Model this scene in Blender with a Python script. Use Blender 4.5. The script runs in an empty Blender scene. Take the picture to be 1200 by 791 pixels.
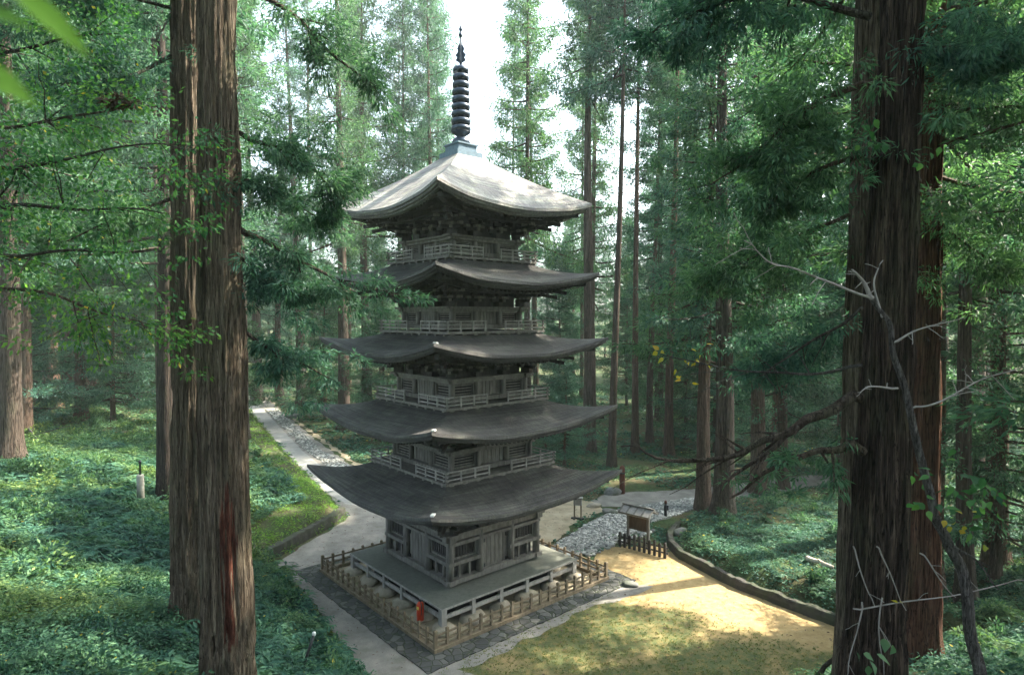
import bpy, math, random
import numpy as np
from mathutils import Vector, Matrix, Euler

R = math.radians
PI = math.pi
rng = np.random.default_rng(7)
random.seed(7)
scn = bpy.context.scene
col = scn.collection

# ------------------------------------------------------------------ camera model
CAM = np.array([0.0, -29.2416, 12.3415])
FOC, PITCH, YAW = 729.08, 0.0344957, 0.081016

def ray(u, v):
    a = (u - 600) / FOC
    b = -(v - 395.5) / FOC
    y = math.cos(PITCH) + math.sin(PITCH) * b
    z = -math.sin(PITCH) + math.cos(PITCH) * b
    return np.array([math.cos(YAW) * a + math.sin(YAW) * y, -math.sin(YAW) * a + math.cos(YAW) * y, z])

def pz(u, v, z=0.0):
    d = ray(u, v)
    return CAM + d * ((z - CAM[2]) / d[2])

def pd(u, v, dep):
    return CAM + ray(u, v) * dep

cd = bpy.data.cameras.new('camera')
cam = bpy.data.objects.new('camera', cd)
col.objects.link(cam)
cam.location = CAM
cam.rotation_euler = (PI / 2 - PITCH, 0, -YAW)
cd.sensor_width = 36
cd.lens = FOC / 1200 * 36
cd.clip_end = 2000
cd.clip_start = 0.05
cd.dof.use_dof = True
cd.dof.focus_distance = 30
cd.dof.aperture_fstop = 2.4
scn.camera = cam

# ------------------------------------------------------------------ light
SUN_AZ = math.atan2(1.0, 0.25)
SUN_EL = R(45)
wd = bpy.data.worlds.new('World')
scn.world = wd
wd.use_nodes = True
nt = wd.node_tree
nt.nodes.clear()
sky = nt.nodes.new('ShaderNodeTexSky')
sky.sky_type = 'NISHITA'
sky.sun_disc = False
sky.sun_elevation = SUN_EL
sky.sun_rotation = SUN_AZ
sky.air_density = 1.0
sky.dust_density = 4.0
sky.ozone_density = 1.0
bw = nt.nodes.new('ShaderNodeMix')          # thin white overcast: the sky keeps its gradient, loses most of its blue
bw.data_type = 'RGBA'
bw.inputs[0].default_value = 0.55
hs = nt.nodes.new('ShaderNodeRGBToBW')
tint = nt.nodes.new('ShaderNodeMix'); tint.data_type = 'RGBA'; tint.blend_type = 'MULTIPLY'
tint.inputs[0].default_value = 1.0
tint.inputs[7].default_value = (0.93, 1.0, 1.0, 1)
bg = nt.nodes.new('ShaderNodeBackground')
bg.inputs[1].default_value = 0.15
out = nt.nodes.new('ShaderNodeOutputWorld')
nt.links.new(sky.outputs[0], bw.inputs[6])
nt.links.new(sky.outputs[0], hs.inputs[0])
nt.links.new(hs.outputs[0], bw.inputs[7])
nt.links.new(bw.outputs[2], tint.inputs[6])
nt.links.new(tint.outputs[2], bg.inputs[0])
nt.links.new(bg.outputs[0], out.inputs[0])

sl = bpy.data.lights.new('sun', 'SUN')
sl.energy = 3.2
sl.angle = R(0.6)
sl.color = (1.0, 0.9, 0.74)
so = bpy.data.objects.new('sun', sl)
col.objects.link(so)
sdir = Vector((math.sin(SUN_AZ) * math.cos(SUN_EL), math.cos(SUN_AZ) * math.cos(SUN_EL), math.sin(SUN_EL)))
so.rotation_euler = sdir.to_track_quat('Z', 'Y').to_euler()
so.location = (60, 10, 80)

scn.view_settings.view_transform = 'Standard'
scn.view_settings.look = 'None'
scn.view_settings.exposure = 2.98
scn.view_settings.gamma = 1
scn.view_settings.use_curve_mapping = False
cy = scn.cycles
cy.use_denoising = True
cy.max_bounces = 5
cy.diffuse_bounces = 2
cy.glossy_bounces = 2
cy.transmission_bounces = 3
cy.transparent_max_bounces = 4
cy.volume_bounces = 1
cy.caustics_reflective = False
cy.caustics_refractive = False
cy.sample_clamp_indirect = 6

# ------------------------------------------------------------------ materials
class NT:
    def __init__(self, name):
        self.m = bpy.data.materials.new(name)
        self.m.use_nodes = True
        self.t = self.m.node_tree
        self.b = self.t.nodes['Principled BSDF']
        self.o = self.t.nodes['Material Output']
    def n(self, typ, **kw):
        nd = self.t.nodes.new(typ)
        for k, v in kw.items():
            setattr(nd, k, v)
        return nd
    def l(self, a, b):
        self.t.links.new(a, b)
    def coord(self, kind='Object', scale=(1, 1, 1)):
        tc = self.n('ShaderNodeTexCoord')
        mp = self.n('ShaderNodeMapping')
        mp.inputs['Scale'].default_value = scale
        self.l(tc.outputs[kind], mp.inputs[0])
        return mp.outputs[0]
    def world(self, scale=(1, 1, 1)):
        g = self.n('ShaderNodeNewGeometry')
        mp = self.n('ShaderNodeMapping')
        mp.inputs['Scale'].default_value = scale
        self.l(g.outputs['Position'], mp.inputs[0])
        return mp.outputs[0]
    def noise(self, vec, scale, detail=4, rough=0.55, dist=0.0):
        nd = self.n('ShaderNodeTexNoise')
        nd.inputs['Scale'].default_value = scale
        nd.inputs['Detail'].default_value = detail
        nd.inputs['Roughness'].default_value = rough
        nd.inputs['Distortion'].default_value = dist
        self.l(vec, nd.inputs['Vector'])
        return nd.outputs['Fac']
    def ramp(self, fac, stops, interp='LINEAR'):
        nd = self.n('ShaderNodeValToRGB')
        nd.color_ramp.interpolation = interp
        el = nd.color_ramp.elements
        while len(el) < len(stops):
            el.new(0.5)
        for e, (p, c) in zip(el, stops):
            e.position = p
            e.color = (c[0], c[1], c[2], 1) if not isinstance(c, (int, float)) else (c, c, c, 1)
        self.l(fac, nd.inputs[0])
        return nd.outputs[0]
    def mix(self, fac, a, b, blend='MIX'):
        nd = self.n('ShaderNodeMix', data_type='RGBA', blend_type=blend)
        for v, s in ((fac, nd.inputs[0]), (a, nd.inputs[6]), (b, nd.inputs[7])):
            if isinstance(v, (int, float)):
                s.default_value = v
            elif isinstance(v, tuple):
                s.default_value = (v[0], v[1], v[2], 1)
            else:
                self.l(v, s)
        return nd.outputs[2]
    def math(self, op, a, b=0.0):
        nd = self.n('ShaderNodeMath', operation=op)
        for v, s in ((a, nd.inputs[0]), (b, nd.inputs[1])):
            if isinstance(v, (int, float)):
                s.default_value = v
            else:
                self.l(v, s)
        return nd.outputs[0]
    def bump(self, h, strength=0.5, dist=0.05):
        nd = self.n('ShaderNodeBump')
        nd.inputs['Strength'].default_value = strength
        nd.inputs['Distance'].default_value = dist
        self.l(h, nd.inputs['Height'])
        self.l(nd.outputs[0], self.b.inputs['Normal'])
    def base(self, c, rough=0.85, spec=0.25):
        if isinstance(c, tuple):
            self.b.inputs['Base Color'].default_value = (c[0], c[1], c[2], 1)
        else:
            self.l(c, self.b.inputs['Base Color'])
        self.b.inputs['Roughness'].default_value = rough
        self.b.inputs['Specular IOR Level'].default_value = spec
    def attr(self, name, out='Fac'):
        nd = self.n('ShaderNodeAttribute', attribute_name=name)
        return nd.outputs[out]

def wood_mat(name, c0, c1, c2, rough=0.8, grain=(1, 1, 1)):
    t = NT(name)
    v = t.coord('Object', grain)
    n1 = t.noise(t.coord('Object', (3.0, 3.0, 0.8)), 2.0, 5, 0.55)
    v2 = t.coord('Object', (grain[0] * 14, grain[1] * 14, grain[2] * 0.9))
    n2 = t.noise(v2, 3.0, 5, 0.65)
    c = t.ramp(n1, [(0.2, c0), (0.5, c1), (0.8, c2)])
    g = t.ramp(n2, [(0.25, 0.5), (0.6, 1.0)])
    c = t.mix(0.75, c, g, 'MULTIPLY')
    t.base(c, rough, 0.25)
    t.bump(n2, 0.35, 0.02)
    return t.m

def leaf_mat(name, dark, mid, light, trans=0.35, extra=None, rough=0.55, patch=None):
    t = NT(name)
    g = t.n('ShaderNodeNewGeometry')
    oi = t.n('ShaderNodeObjectInfo')
    v = t.world((1, 1, 1))
    n = t.noise(v, 0.9, 2, 0.5)
    f = t.math('ADD', t.math('MULTIPLY', g.outputs['Random Per Island'], 0.55), t.math('MULTIPLY', n, 0.55))
    c = t.ramp(f, [(0.22, dark), (0.5, mid), (0.85, light)] + ([] if extra is None else []))
    if extra is not None:
        sel = t.math('GREATER_THAN', g.outputs['Random Per Island'], extra[0])
        c = t.mix(sel, c, extra[1])
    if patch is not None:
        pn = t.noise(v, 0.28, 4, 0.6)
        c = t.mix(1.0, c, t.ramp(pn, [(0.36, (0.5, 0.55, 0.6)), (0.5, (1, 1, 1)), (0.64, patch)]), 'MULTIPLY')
    tone = t.ramp(oi.outputs['Random'], [(0.0, (0.8, 0.92, 1.05)), (0.5, (1, 1, 1)), (1.0, (1.2, 1.12, 0.8))])
    c = t.mix(1.0, c, tone, 'MULTIPLY')
    t.base(c, rough, 0.3 if patch is None else 0.12)
    tr = t.n('ShaderNodeBsdfTranslucent')
    tc = t.mix(1.0, c, (1.25, 1.35, 0.75), 'MULTIPLY')
    t.l(tc, tr.inputs[0])
    ms = t.n('ShaderNodeMixShader')
    ms.inputs[0].default_value = trans
    t.l(t.b.outputs[0], ms.inputs[1])
    t.l(tr.outputs[0], ms.inputs[2])
    t.l(ms.outputs[0], t.o.inputs[0])
    return t.m

def bark_mat(name, c0, c1, c2, zs=0.12, fine=14.0, red=None):
    t = NT(name)
    oi = t.n('ShaderNodeObjectInfo')
    v = t.coord('Object', (1, 1, zs))
    vs = t.coord('Object', (1, 1, zs * 0.35))
    n1 = t.noise(vs, fine, 6, 0.65, 0.6)
    n2 = t.noise(v, fine * 2.6, 5, 0.6)
    n3 = t.noise(t.coord('Object', (1, 1, 0.4)), 1.6, 4)
    c = t.ramp(n1, [(0.28, c0), (0.48, c1), (0.7, c2)])
    c = t.mix(t.ramp(n2, [(0.3, 0.65), (0.6, 0.0)]), c, (c0[0] * 0.5, c0[1] * 0.5, c0[2] * 0.5))
    moss = t.ramp(n3, [(0.5, 0.0), (0.72, 0.55)])
    c = t.mix(moss, c, (0.075, 0.085, 0.05))
    tone = t.ramp(oi.outputs['Random'], [(0.0, (0.75, 0.8, 0.85)), (0.5, (1, 1, 1)), (1.0, (1.2, 1.0, 0.9))])
    c = t.mix(1.0, c, tone, 'MULTIPLY')
    cr = t.noise(t.coord('Object', (1, 1, zs * 0.3)), fine * 1.7, 3, 0.5, 0.3)
    cra = t.math('ABSOLUTE', t.math('SUBTRACT', cr, 0.5))
    crk = t.ramp(cra, [(0.0, 0.9), (0.035, 0.0)])
    c = t.mix(crk, c, (c0[0] * 0.3, c0[1] * 0.3, c0[2] * 0.3))
    if red:
        s = t.attr('scar')
        c = t.mix(t.ramp(t.math('ADD', s, t.math('MULTIPLY', t.math('SUBTRACT', n1, 0.5), 1.1)), [(0.42, 0.0), (0.52, 1.0)]), c, t.ramp(n2, [(0.3, (0.02, 0.008, 0.006)), (0.5, (0.085, 0.028, 0.018)), (0.72, (0.15, 0.062, 0.04))]))
    t.base(c, 0.92, 0.15)
    h = t.math('SUBTRACT', t.math('ADD', n1, t.math('MULTIPLY', n2, 0.4)), t.math('MULTIPLY', crk, 0.5))
    t.bump(h, 1.0, 0.1)
    return t.m

M = {}
M['wood'] = wood_mat('weathered grey wood', (0.10, 0.096, 0.086), (0.17, 0.163, 0.146), (0.26, 0.25, 0.225))
M['wood_dark'] = wood_mat('dark wood with eave shade', (0.032, 0.031, 0.032), (0.056, 0.054, 0.052), (0.095, 0.091, 0.088))  # dark timber; shade under the eaves is partly put into this colour
M['wood_pale'] = wood_mat('pale silver wood', (0.2, 0.195, 0.18), (0.3, 0.29, 0.27), (0.42, 0.41, 0.38))
M['wood_deck'] = wood_mat('greenish deck boards', (0.12, 0.13, 0.11), (0.16, 0.17, 0.145), (0.2, 0.205, 0.18), grain=(1, 1, 1))
M['wood_brown'] = wood_mat('brown fence wood', (0.11, 0.085, 0.055), (0.19, 0.15, 0.1), (0.28, 0.225, 0.155))
M['wood_board'] = wood_mat('brown board wood', (0.05, 0.034, 0.022), (0.085, 0.058, 0.038), (0.12, 0.085, 0.058))
M['wood_red'] = wood_mat('red brown post wood', (0.08, 0.03, 0.02), (0.13, 0.05, 0.035), (0.17, 0.07, 0.05))

def shingle_mat(name='bark shingle roof', gain=1.0):
    t = NT(name)
    uv = t.n('ShaderNodeUVMap'); uv.uv_map = 'UVMap'
    def mp(s):
        m = t.n('ShaderNodeMapping'); m.inputs['Scale'].default_value = s
        t.l(uv.outputs[0], m.inputs[0]); return m.outputs[0]
    big = t.noise(mp((0.35, 0.9, 1)), 1.3, 5, 0.6)
    streak = t.noise(mp((7, 0.6, 1)), 1.6, 5, 0.65)
    band = t.noise(mp((0.25, 6, 1)), 1.4, 4, 0.6)
    fine = t.noise(mp((26, 9, 1)), 1.0, 3, 0.6)
    c = t.ramp(big, [(0.28, (0.036, 0.034, 0.036)), (0.5, (0.072, 0.071, 0.067)), (0.75, (0.13, 0.13, 0.118))])
    c = t.mix(0.8, c, t.ramp(streak, [(0.3, 0.45), (0.65, 1.25)]), 'MULTIPLY')
    c = t.mix(0.9, c, t.ramp(band, [(0.32, 0.5), (0.62, 1.45)]), 'MULTIPLY')
    lich = t.ramp(t.noise(mp((1.2, 1.2, 1)), 1.1, 6, 0.7), [(0.52, 0.0), (0.7, 0.5)])
    c = t.mix(lich, c, (0.17, 0.18, 0.14))
    c = t.mix(t.ramp(fine, [(0.3, 0.35), (0.55, 0.0)]), c, (0.03, 0.028, 0.026))
    c = t.mix(t.ramp(t.noise(mp((0.5, 3.2, 1)), 1.0, 5, 0.65), [(0.5, 0.0), (0.68, 0.55)]), c, (0.055, 0.045, 0.055))
    c = t.mix(t.ramp(t.noise(mp((0.8, 2.0, 1)), 1.7, 6, 0.7), [(0.56, 0.0), (0.7, 0.6)]), c, (0.085, 0.095, 0.05))
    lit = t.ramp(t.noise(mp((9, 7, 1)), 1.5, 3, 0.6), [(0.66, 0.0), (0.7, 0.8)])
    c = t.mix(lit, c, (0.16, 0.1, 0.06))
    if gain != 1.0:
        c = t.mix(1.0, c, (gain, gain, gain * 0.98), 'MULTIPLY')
    t.base(c, 0.75, 0.3)
    w = t.n('ShaderNodeTexWave', wave_type='BANDS', bands_direction='Y', wave_profile='SAW')
    w.inputs['Scale'].default_value = 3.4
    w.inputs['Distortion'].default_value = 1.2
    w.inputs['Detail'].default_value = 3
    t.l(mp((1, 1, 1)), w.inputs[0])
    h = t.math('ADD', t.math('MULTIPLY', w.outputs['Fac'], 0.5), fine)
    t.bump(h, 0.9, 0.05)
    return t.m
M['shingle'] = shingle_mat()
M['shingle_sunlit'] = shingle_mat('sunlit bark shingle roof', 2.7)  # paler copy for the top roof: its sunlight is put into the colour

def plain(name, c, rough=0.6, spec=0.4, metal=0.0):
    t = NT(name)
    v = t.coord('Object')
    n = t.noise(v, 6, 4)
    cc = t.ramp(n, [(0.3, tuple(x * 0.75 for x in c)), (0.7, tuple(min(1, x * 1.15) for x in c))])
    t.base(cc, rough, spec)
    t.b.inputs['Metallic'].default_value = metal
    return t.m
M['bronze'] = plain('dark blue bronze', (0.028, 0.045, 0.07), 0.38, 0.5, 0.5)
M['bronze_pale'] = plain('blue grey copper', (0.11, 0.17, 0.22), 0.5, 0.4, 0.2)
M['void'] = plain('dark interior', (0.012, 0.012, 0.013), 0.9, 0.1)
M['white_cap'] = plain('white hip plate', (0.62, 0.63, 0.6), 0.5)
M['red'] = plain('red paint', (0.62, 0.06, 0.02), 0.4)
M['yellow'] = plain('yellow label', (0.75, 0.6, 0.12), 0.5)
M['black'] = plain('black metal', (0.02, 0.022, 0.025), 0.45)
M['pipe'] = plain('pale pipe', (0.27, 0.27, 0.23), 0.7)
M['white'] = plain('white glass', (0.8, 0.82, 0.8), 0.3)
M['twig'] = bark_mat('grey twig bark', (0.06, 0.052, 0.048), (0.125, 0.11, 0.10), (0.24, 0.215, 0.2), 0.3, 20)
M['twig_pale'] = plain('pale bare twig', (0.25, 0.225, 0.205), 0.8)
M['log'] = plain('pale fallen log', (0.5, 0.44, 0.36), 0.8)

def stone_mat(name, c0, c1, moss=0.0, scale=1.0):
    t = NT(name)
    v = t.world((1, 1, 1))
    n = t.noise(v, 4 * scale, 6, 0.65)
    c = t.ramp(n, [(0.3, c0), (0.7, c1)])
    if moss:
        m = t.ramp(t.noise(v, 1.5, 5, 0.65), [(0.4, 0.0), (0.6, moss)])
        c = t.mix(m, c, (0.05, 0.075, 0.03))
    t.base(c, 0.9, 0.2)
    t.bump(n, 0.6, 0.04)
    return t.m
M['stone'] = stone_mat('grey stone', (0.11, 0.11, 0.105), (0.22, 0.22, 0.205), 0.5)
M['stone_dark'] = stone_mat('dark mossy wall', (0.03, 0.028, 0.026), (0.07, 0.066, 0.06), 0.45)
M['stone_beige'] = stone_mat('beige foundation stone', (0.24, 0.21, 0.16), (0.38, 0.34, 0.27), 0.0)

def pebble_mat():
    t = NT('river pebbles')
    g = t.n('ShaderNodeNewGeometry')
    c = t.ramp(g.outputs['Random Per Island'], [(0.0, (0.12, 0.125, 0.12)), (0.45, (0.23, 0.235, 0.215)), (0.8, (0.36, 0.36, 0.33)), (1.0, (0.55, 0.54, 0.5))])
    t.base(c, 0.75, 0.3)
    return t.m
M['pebble'] = pebble_mat()

def ground_mat():
    t = NT('forest floor')
    v = t.world()
    a = t.noise(v, 0.35, 5, 0.6)
    b = t.noise(v, 2.6, 6, 0.65)
    d = t.noise(v, 14, 4, 0.7)
    c = t.ramp(b, [(0.3, (0.03, 0.04, 0.02)), (0.5, (0.045, 0.075, 0.03)), (0.7, (0.075, 0.11, 0.04))])
    c = t.mix(t.ramp(a, [(0.42, 0.0), (0.62, 0.75)]), c, t.ramp(d, [(0.3, (0.045, 0.034, 0.022)), (0.7, (0.12, 0.09, 0.055))]))
    t.base(c, 0.95, 0.1)
    t.bump(t.math('ADD', b, t.math('MULTIPLY', d, 0.5)), 0.8, 0.12)
    return t.m
M['ground'] = ground_mat()

def court_mat():
    t = NT('sandy court')
    v = t.world()
    a = t.noise(v, 0.42, 6, 0.62)
    b = t.noise(v, 3.0, 6, 0.65)
    d = t.noise(v, 22, 4, 0.7)
    sand = t.ramp(b, [(0.3, (0.24, 0.17, 0.08)), (0.55, (0.34, 0.25, 0.125)), (0.75, (0.42, 0.325, 0.18))])
    grass = t.ramp(t.math('ADD', t.math('MULTIPLY', d, 0.5), t.math('MULTIPLY', b, 0.5)), [(0.36, (0.042, 0.07, 0.034)), (0.5, (0.09, 0.105, 0.045)), (0.62, (0.22, 0.155, 0.065))])
    k = t.attr('lawn')
    f = t.math('ADD', t.math('MULTIPLY', k, 0.62), t.math('SUBTRACT', t.math('MULTIPLY', a, 1.5), 0.84))
    f = t.math('ADD', f, t.math('MULTIPLY', t.math('SUBTRACT', b, 0.5), 0.7))
    m = t.ramp(f, [(0.25, 0.0), (0.5, 1.0)])
    c = t.mix(m, sand, grass)
    lit = t.ramp(t.noise(v, 9, 3, 0.7), [(0.68, 0.0), (0.72, 0.7)])
    c = t.mix(lit, c, (0.11, 0.07, 0.035))
    t.base(c, 0.95, 0.1)
    t.bump(t.math('ADD', b, d), 0.5, 0.04)
    return t.m
M['court'] = court_mat()

def path_mat(name, c0, c1, c2, moss=0.3):
    t = NT(name)
    v = t.world()
    b = t.noise(v, 1.1, 6, 0.6)
    d = t.noise(v, 30, 3, 0.7)
    c = t.ramp(b, [(0.3, c0), (0.52, c1), (0.72, c2)])
    c = t.mix(0.5, c, t.ramp(d, [(0.3, 0.6), (0.7, 1.15)]), 'MULTIPLY')
    if moss:
        m = t.ramp(t.noise(v, 0.9, 6, 0.7), [(0.52, 0.0), (0.68, moss)])
        c = t.mix(m, c, (0.085, 0.1, 0.05))
    t.base(c, 0.93, 0.15)
    t.bump(d, 0.4, 0.02)
    return t.m
M['path'] = path_mat('grey gravel path', (0.15, 0.14, 0.125), (0.22, 0.21, 0.19), (0.29, 0.27, 0.24))
M['concrete'] = path_mat('smooth grey paving', (0.22, 0.22, 0.21), (0.29, 0.29, 0.275), (0.35, 0.34, 0.32), 0.2)
M['dirt'] = path_mat('pale dirt strip', (0.24, 0.19, 0.13), (0.34, 0.29, 0.2), (0.43, 0.37, 0.27), 0.35)
M['gravelbed'] = path_mat('gravel bed', (0.12, 0.125, 0.115), (0.17, 0.175, 0.16), (0.22, 0.22, 0.2), 0.3)

def slab_mat():
    t = NT('irregular stone slabs')
    v = t.world()
    vo = t.n('ShaderNodeTexVoronoi', feature='DISTANCE_TO_EDGE')
    vo.inputs['Scale'].default_value = 2.9
    vo.inputs['Randomness'].default_value = 0.85
    t.l(v, vo.inputs['Vector'])
    vc = t.n('ShaderNodeTexVoronoi', feature='F1')
    vc.inputs['Scale'].default_value = 2.9
    vc.inputs['Randomness'].default_value = 0.85
    t.l(v, vc.inputs['Vector'])
    cell = t.n('ShaderNodeRGBToBW'); t.l(vc.outputs['Color'], cell.inputs[0])
    c = t.ramp(cell.outputs[0], [(0.2, (0.05, 0.052, 0.052)), (0.6, (0.085, 0.086, 0.082)), (0.9, (0.13, 0.13, 0.122))])
    n = t.noise(v, 9, 5, 0.65)
    c = t.mix(0.5, c, t.ramp(n, [(0.3, 0.6), (0.7, 1.1)]), 'MULTIPLY')
    j = t.ramp(vo.outputs['Distance'], [(0.02, 1.0), (0.07, 0.0)])
    c = t.mix(j, c, (0.035, 0.045, 0.025))
    t.base(c, 0.85, 0.25)
    h = t.ramp(vo.outputs['Distance'], [(0.0, 0.0), (0.1, 1.0)])
    t.bump(t.math('ADD', h, t.math('MULTIPLY', n, 0.4)), 0.7, 0.06)
    return t.m
M['slab'] = slab_mat()

M['bark_near'] = bark_mat('fibrous cedar bark', (0.05, 0.038, 0.028), (0.16, 0.122, 0.088), (0.29, 0.235, 0.175), 0.10, 17, red=True)
M['bark'] = bark_mat('cedar bark', (0.05, 0.036, 0.028), (0.115, 0.085, 0.066), (0.2, 0.155, 0.125), 0.12, 9)
M['bark_dark'] = bark_mat('dark shaded cedar bark', (0.012, 0.01, 0.008), (0.042, 0.032, 0.026), (0.15, 0.115, 0.09), 0.10, 13)  # dark bark patches, darkened further to stand in for canopy shade
M['bark_red'] = bark_mat('red brown fibrous bark', (0.04, 0.02, 0.014), (0.12, 0.065, 0.045), (0.2, 0.125, 0.09), 0.08, 13)
M['limb'] = bark_mat('limb bark', (0.035, 0.028, 0.022), (0.075, 0.06, 0.048), (0.13, 0.105, 0.085), 0.5, 9)
M['needle'] = leaf_mat('cedar foliage', (0.018, 0.052, 0.04), (0.048, 0.122, 0.085), (0.105, 0.215, 0.14), 0.42)
M['broad'] = leaf_mat('broad leaves', (0.022, 0.08, 0.035), (0.05, 0.15, 0.05), (0.13, 0.27, 0.06), 0.48, (0.99, (0.4, 0.32, 0.05)))
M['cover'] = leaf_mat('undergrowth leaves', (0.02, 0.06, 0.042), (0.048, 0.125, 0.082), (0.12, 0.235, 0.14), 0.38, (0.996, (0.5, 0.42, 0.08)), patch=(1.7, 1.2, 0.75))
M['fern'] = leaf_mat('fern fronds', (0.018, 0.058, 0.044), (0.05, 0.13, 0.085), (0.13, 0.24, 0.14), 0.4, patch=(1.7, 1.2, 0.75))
M['lime'] = leaf_mat('lime bank grass', (0.06, 0.14, 0.025), (0.13, 0.28, 0.05), (0.25, 0.42, 0.085), 0.5)
M['grass'] = leaf_mat('grass blades', (0.05, 0.09, 0.025), (0.1, 0.15, 0.045), (0.2, 0.21, 0.07), 0.35)
M['yellow_leaf'] = leaf_mat('autumn leaves', (0.2, 0.2, 0.02), (0.36, 0.32, 0.035), (0.45, 0.27, 0.04), 0.4)
M['dead_leaf'] = leaf_mat('dead leaves', (0.05, 0.025, 0.018), (0.09, 0.05, 0.035), (0.15, 0.09, 0.06), 0.1)

# ------------------------------------------------------------------ object helpers
class MB:
    def __init__(self):
        self.v = []; self.f = []; self.uv = []; self.sm = []; self.mi = []
    def add(self, vs, fs, uv=None, smooth=False, mi=0):
        b = len(self.v)
        self.v.extend([tuple(map(float, p)) for p in vs])
        self.uv.extend(uv if uv is not None else [(0, 0)] * len(vs))
        for f in fs:
            self.f.append(tuple(b + i for i in f)); self.sm.append(smooth); self.mi.append(mi)
    def box(self, c, s, rz=0.0, mi=0):
        cx, cy_, cz = c; sx, sy, sz = s[0] / 2, s[1] / 2, s[2] / 2
        co, si = math.cos(rz), math.sin(rz)
        vs = []
        for z in (-sz, sz):
            for x, y in ((-sx, -sy), (sx, -sy), (sx, sy), (-sx, sy)):
                vs.append((cx + co * x - si * y, cy_ + si * x + co * y, cz + z))
        self.add(vs, [(3, 2, 1, 0), (4, 5, 6, 7), (0, 1, 5, 4), (1, 2, 6, 5), (2, 3, 7, 6), (3, 0, 4, 7)], mi=mi)
    def bar(self, p0, p1, w, h, mi=0):
        p0 = Vector(p0); p1 = Vector(p1)
        d = (p1 - p0).normalized()
        up = Vector((0, 0, 1)) if abs(d.z) < 0.95 else Vector((0, 1, 0))
        s = d.cross(up).normalized(); u = s.cross(d)
        vs = []
        for p in (p0, p1):
            for a, b in ((-1, -1), (1, -1), (1, 1), (-1, 1)):
                vs.append(p + s * (a * w / 2) + u * (b * h / 2))
        self.add(vs, [(0, 1, 2, 3), (7, 6, 5, 4), (4, 5, 1, 0), (5, 6, 2, 1), (6, 7, 3, 2), (7, 4, 0, 3)], mi=mi)
    def tube(self, pts, rad, seg=8, mi=0, cap=True, jag=0.0):
        pts = [Vector(p) for p in pts]
        if isinstance(rad, (int, float)):
            rad = [rad] * len(pts)
        rings = []
        t0 = (pts[1] - pts[0]).normalized()
        ref = Vector((0, 0, 1)) if abs(t0.z) < 0.9 else Vector((1, 0, 0))
        s = t0.cross(ref).normalized()
        vs = []
        for i, p in enumerate(pts):
            t = (pts[min(i + 1, len(pts) - 1)] - pts[max(i - 1, 0)]).normalized()
            s = (s - t * s.dot(t)).normalized()
            u = t.cross(s)
            for k in range(seg):
                a = 2 * PI * k / seg
                r = rad[i] * (1 + random.uniform(-jag, jag))
                vs.append(p + (s * math.cos(a) + u * math.sin(a)) * r)
        fs = []
        for i in range(len(pts) - 1):
            for k in range(seg):
                fs.append((i * seg + k, i * seg + (k + 1) % seg, (i + 1) * seg + (k + 1) % seg, (i + 1) * seg + k))
        if cap:
            fs.append(tuple(range(seg))[::-1]); fs.append(tuple((len(pts) - 1) * seg + k for k in range(seg)))
        self.add(vs, fs, smooth=True, mi=mi)
    def lathe(self, prof, seg=20, c=(0, 0, 0), mi=0):
        vs = []; fs = []
        for r, z in prof:
            for k in range(seg):
                a = 2 * PI * k / seg
                vs.append((c[0] + r * math.cos(a), c[1] + r * math.sin(a), c[2] + z))
        for i in range(len(prof) - 1):
            for k in range(seg):
                fs.append((i * seg + k, i * seg + (k + 1) % seg, (i + 1) * seg + (k + 1) % seg, (i + 1) * seg + k))
        fs.append(tuple(range(seg))[::-1]); fs.append(tuple((len(prof) - 1) * seg + k for k in range(seg)))
        self.add(vs, fs, smooth=True, mi=mi)
    def build(self, name, mat, parent=None, uv=False):
        me = bpy.data.meshes.new(name)
        me.from_pydata(self.v, [], self.f)
        if uv:
            ul = me.uv_layers.new(name='UVMap')
            idx = np.empty(len(me.loops), dtype=np.int32)
            me.loops.foreach_get('vertex_index', idx)
            ul.data.foreach_set('uv', np.array(self.uv, dtype=np.float32)[idx].ravel())
        me.polygons.foreach_set('use_smooth', self.sm)
        mats = mat if isinstance(mat, (list, tuple)) else [mat]
        for m in mats:
            me.materials.append(m)
        if len(mats) > 1:
            me.polygons.foreach_set('material_index', self.mi)
        me.update()
        o = bpy.data.objects.new(name, me)
        col.objects.link(o)
        if parent is not None:
            o.parent = parent
        return o

def np_mesh(name, V, F, mats, mi=None, smooth=False):
    """V (n,3), F (m,4) quads"""
    me = bpy.data.meshes.new(name)
    V = np.asarray(V, dtype=np.float32); F = np.asarray(F, dtype=np.int32)
    me.vertices.add(len(V)); me.vertices.foreach_set('co', V.ravel())
    k = F.shape[1]
    me.loops.add(F.size); me.loops.foreach_set('vertex_index', F.ravel())
    me.polygons.add(len(F))
    me.polygons.foreach_set('loop_start', np.arange(0, F.size, k, dtype=np.int32))
    if mi is not None:
        me.polygons.foreach_set('material_index', np.asarray(mi, dtype=np.int32))
    me.polygons.foreach_set('use_smooth', np.full(len(F), smooth, dtype=bool))
    for m in mats:
        me.materials.append(m)
    me.update(calc_edges=True)
    return me

def link(name, me, parent=None, loc=None):
    o = bpy.data.objects.new(name, me)
    col.objects.link(o)
    if parent is not None:
        o.parent = parent
    if loc is not None:
        o.location = loc
    return o

def tag(o, label=None, cat=None, group=None, kind=None):
    if label: o['label'] = label
    if cat: o['category'] = cat
    if group: o['group'] = group
    if kind: o['kind'] = kind
    return o

def empty(name, loc=(0, 0, 0), rz=0.0):
    o = bpy.data.objects.new(name, None)
    o.empty_display_size = 0.3
    col.objects.link(o)
    o.location = loc
    o.rotation_euler = (0, 0, rz)
    return o

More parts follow.
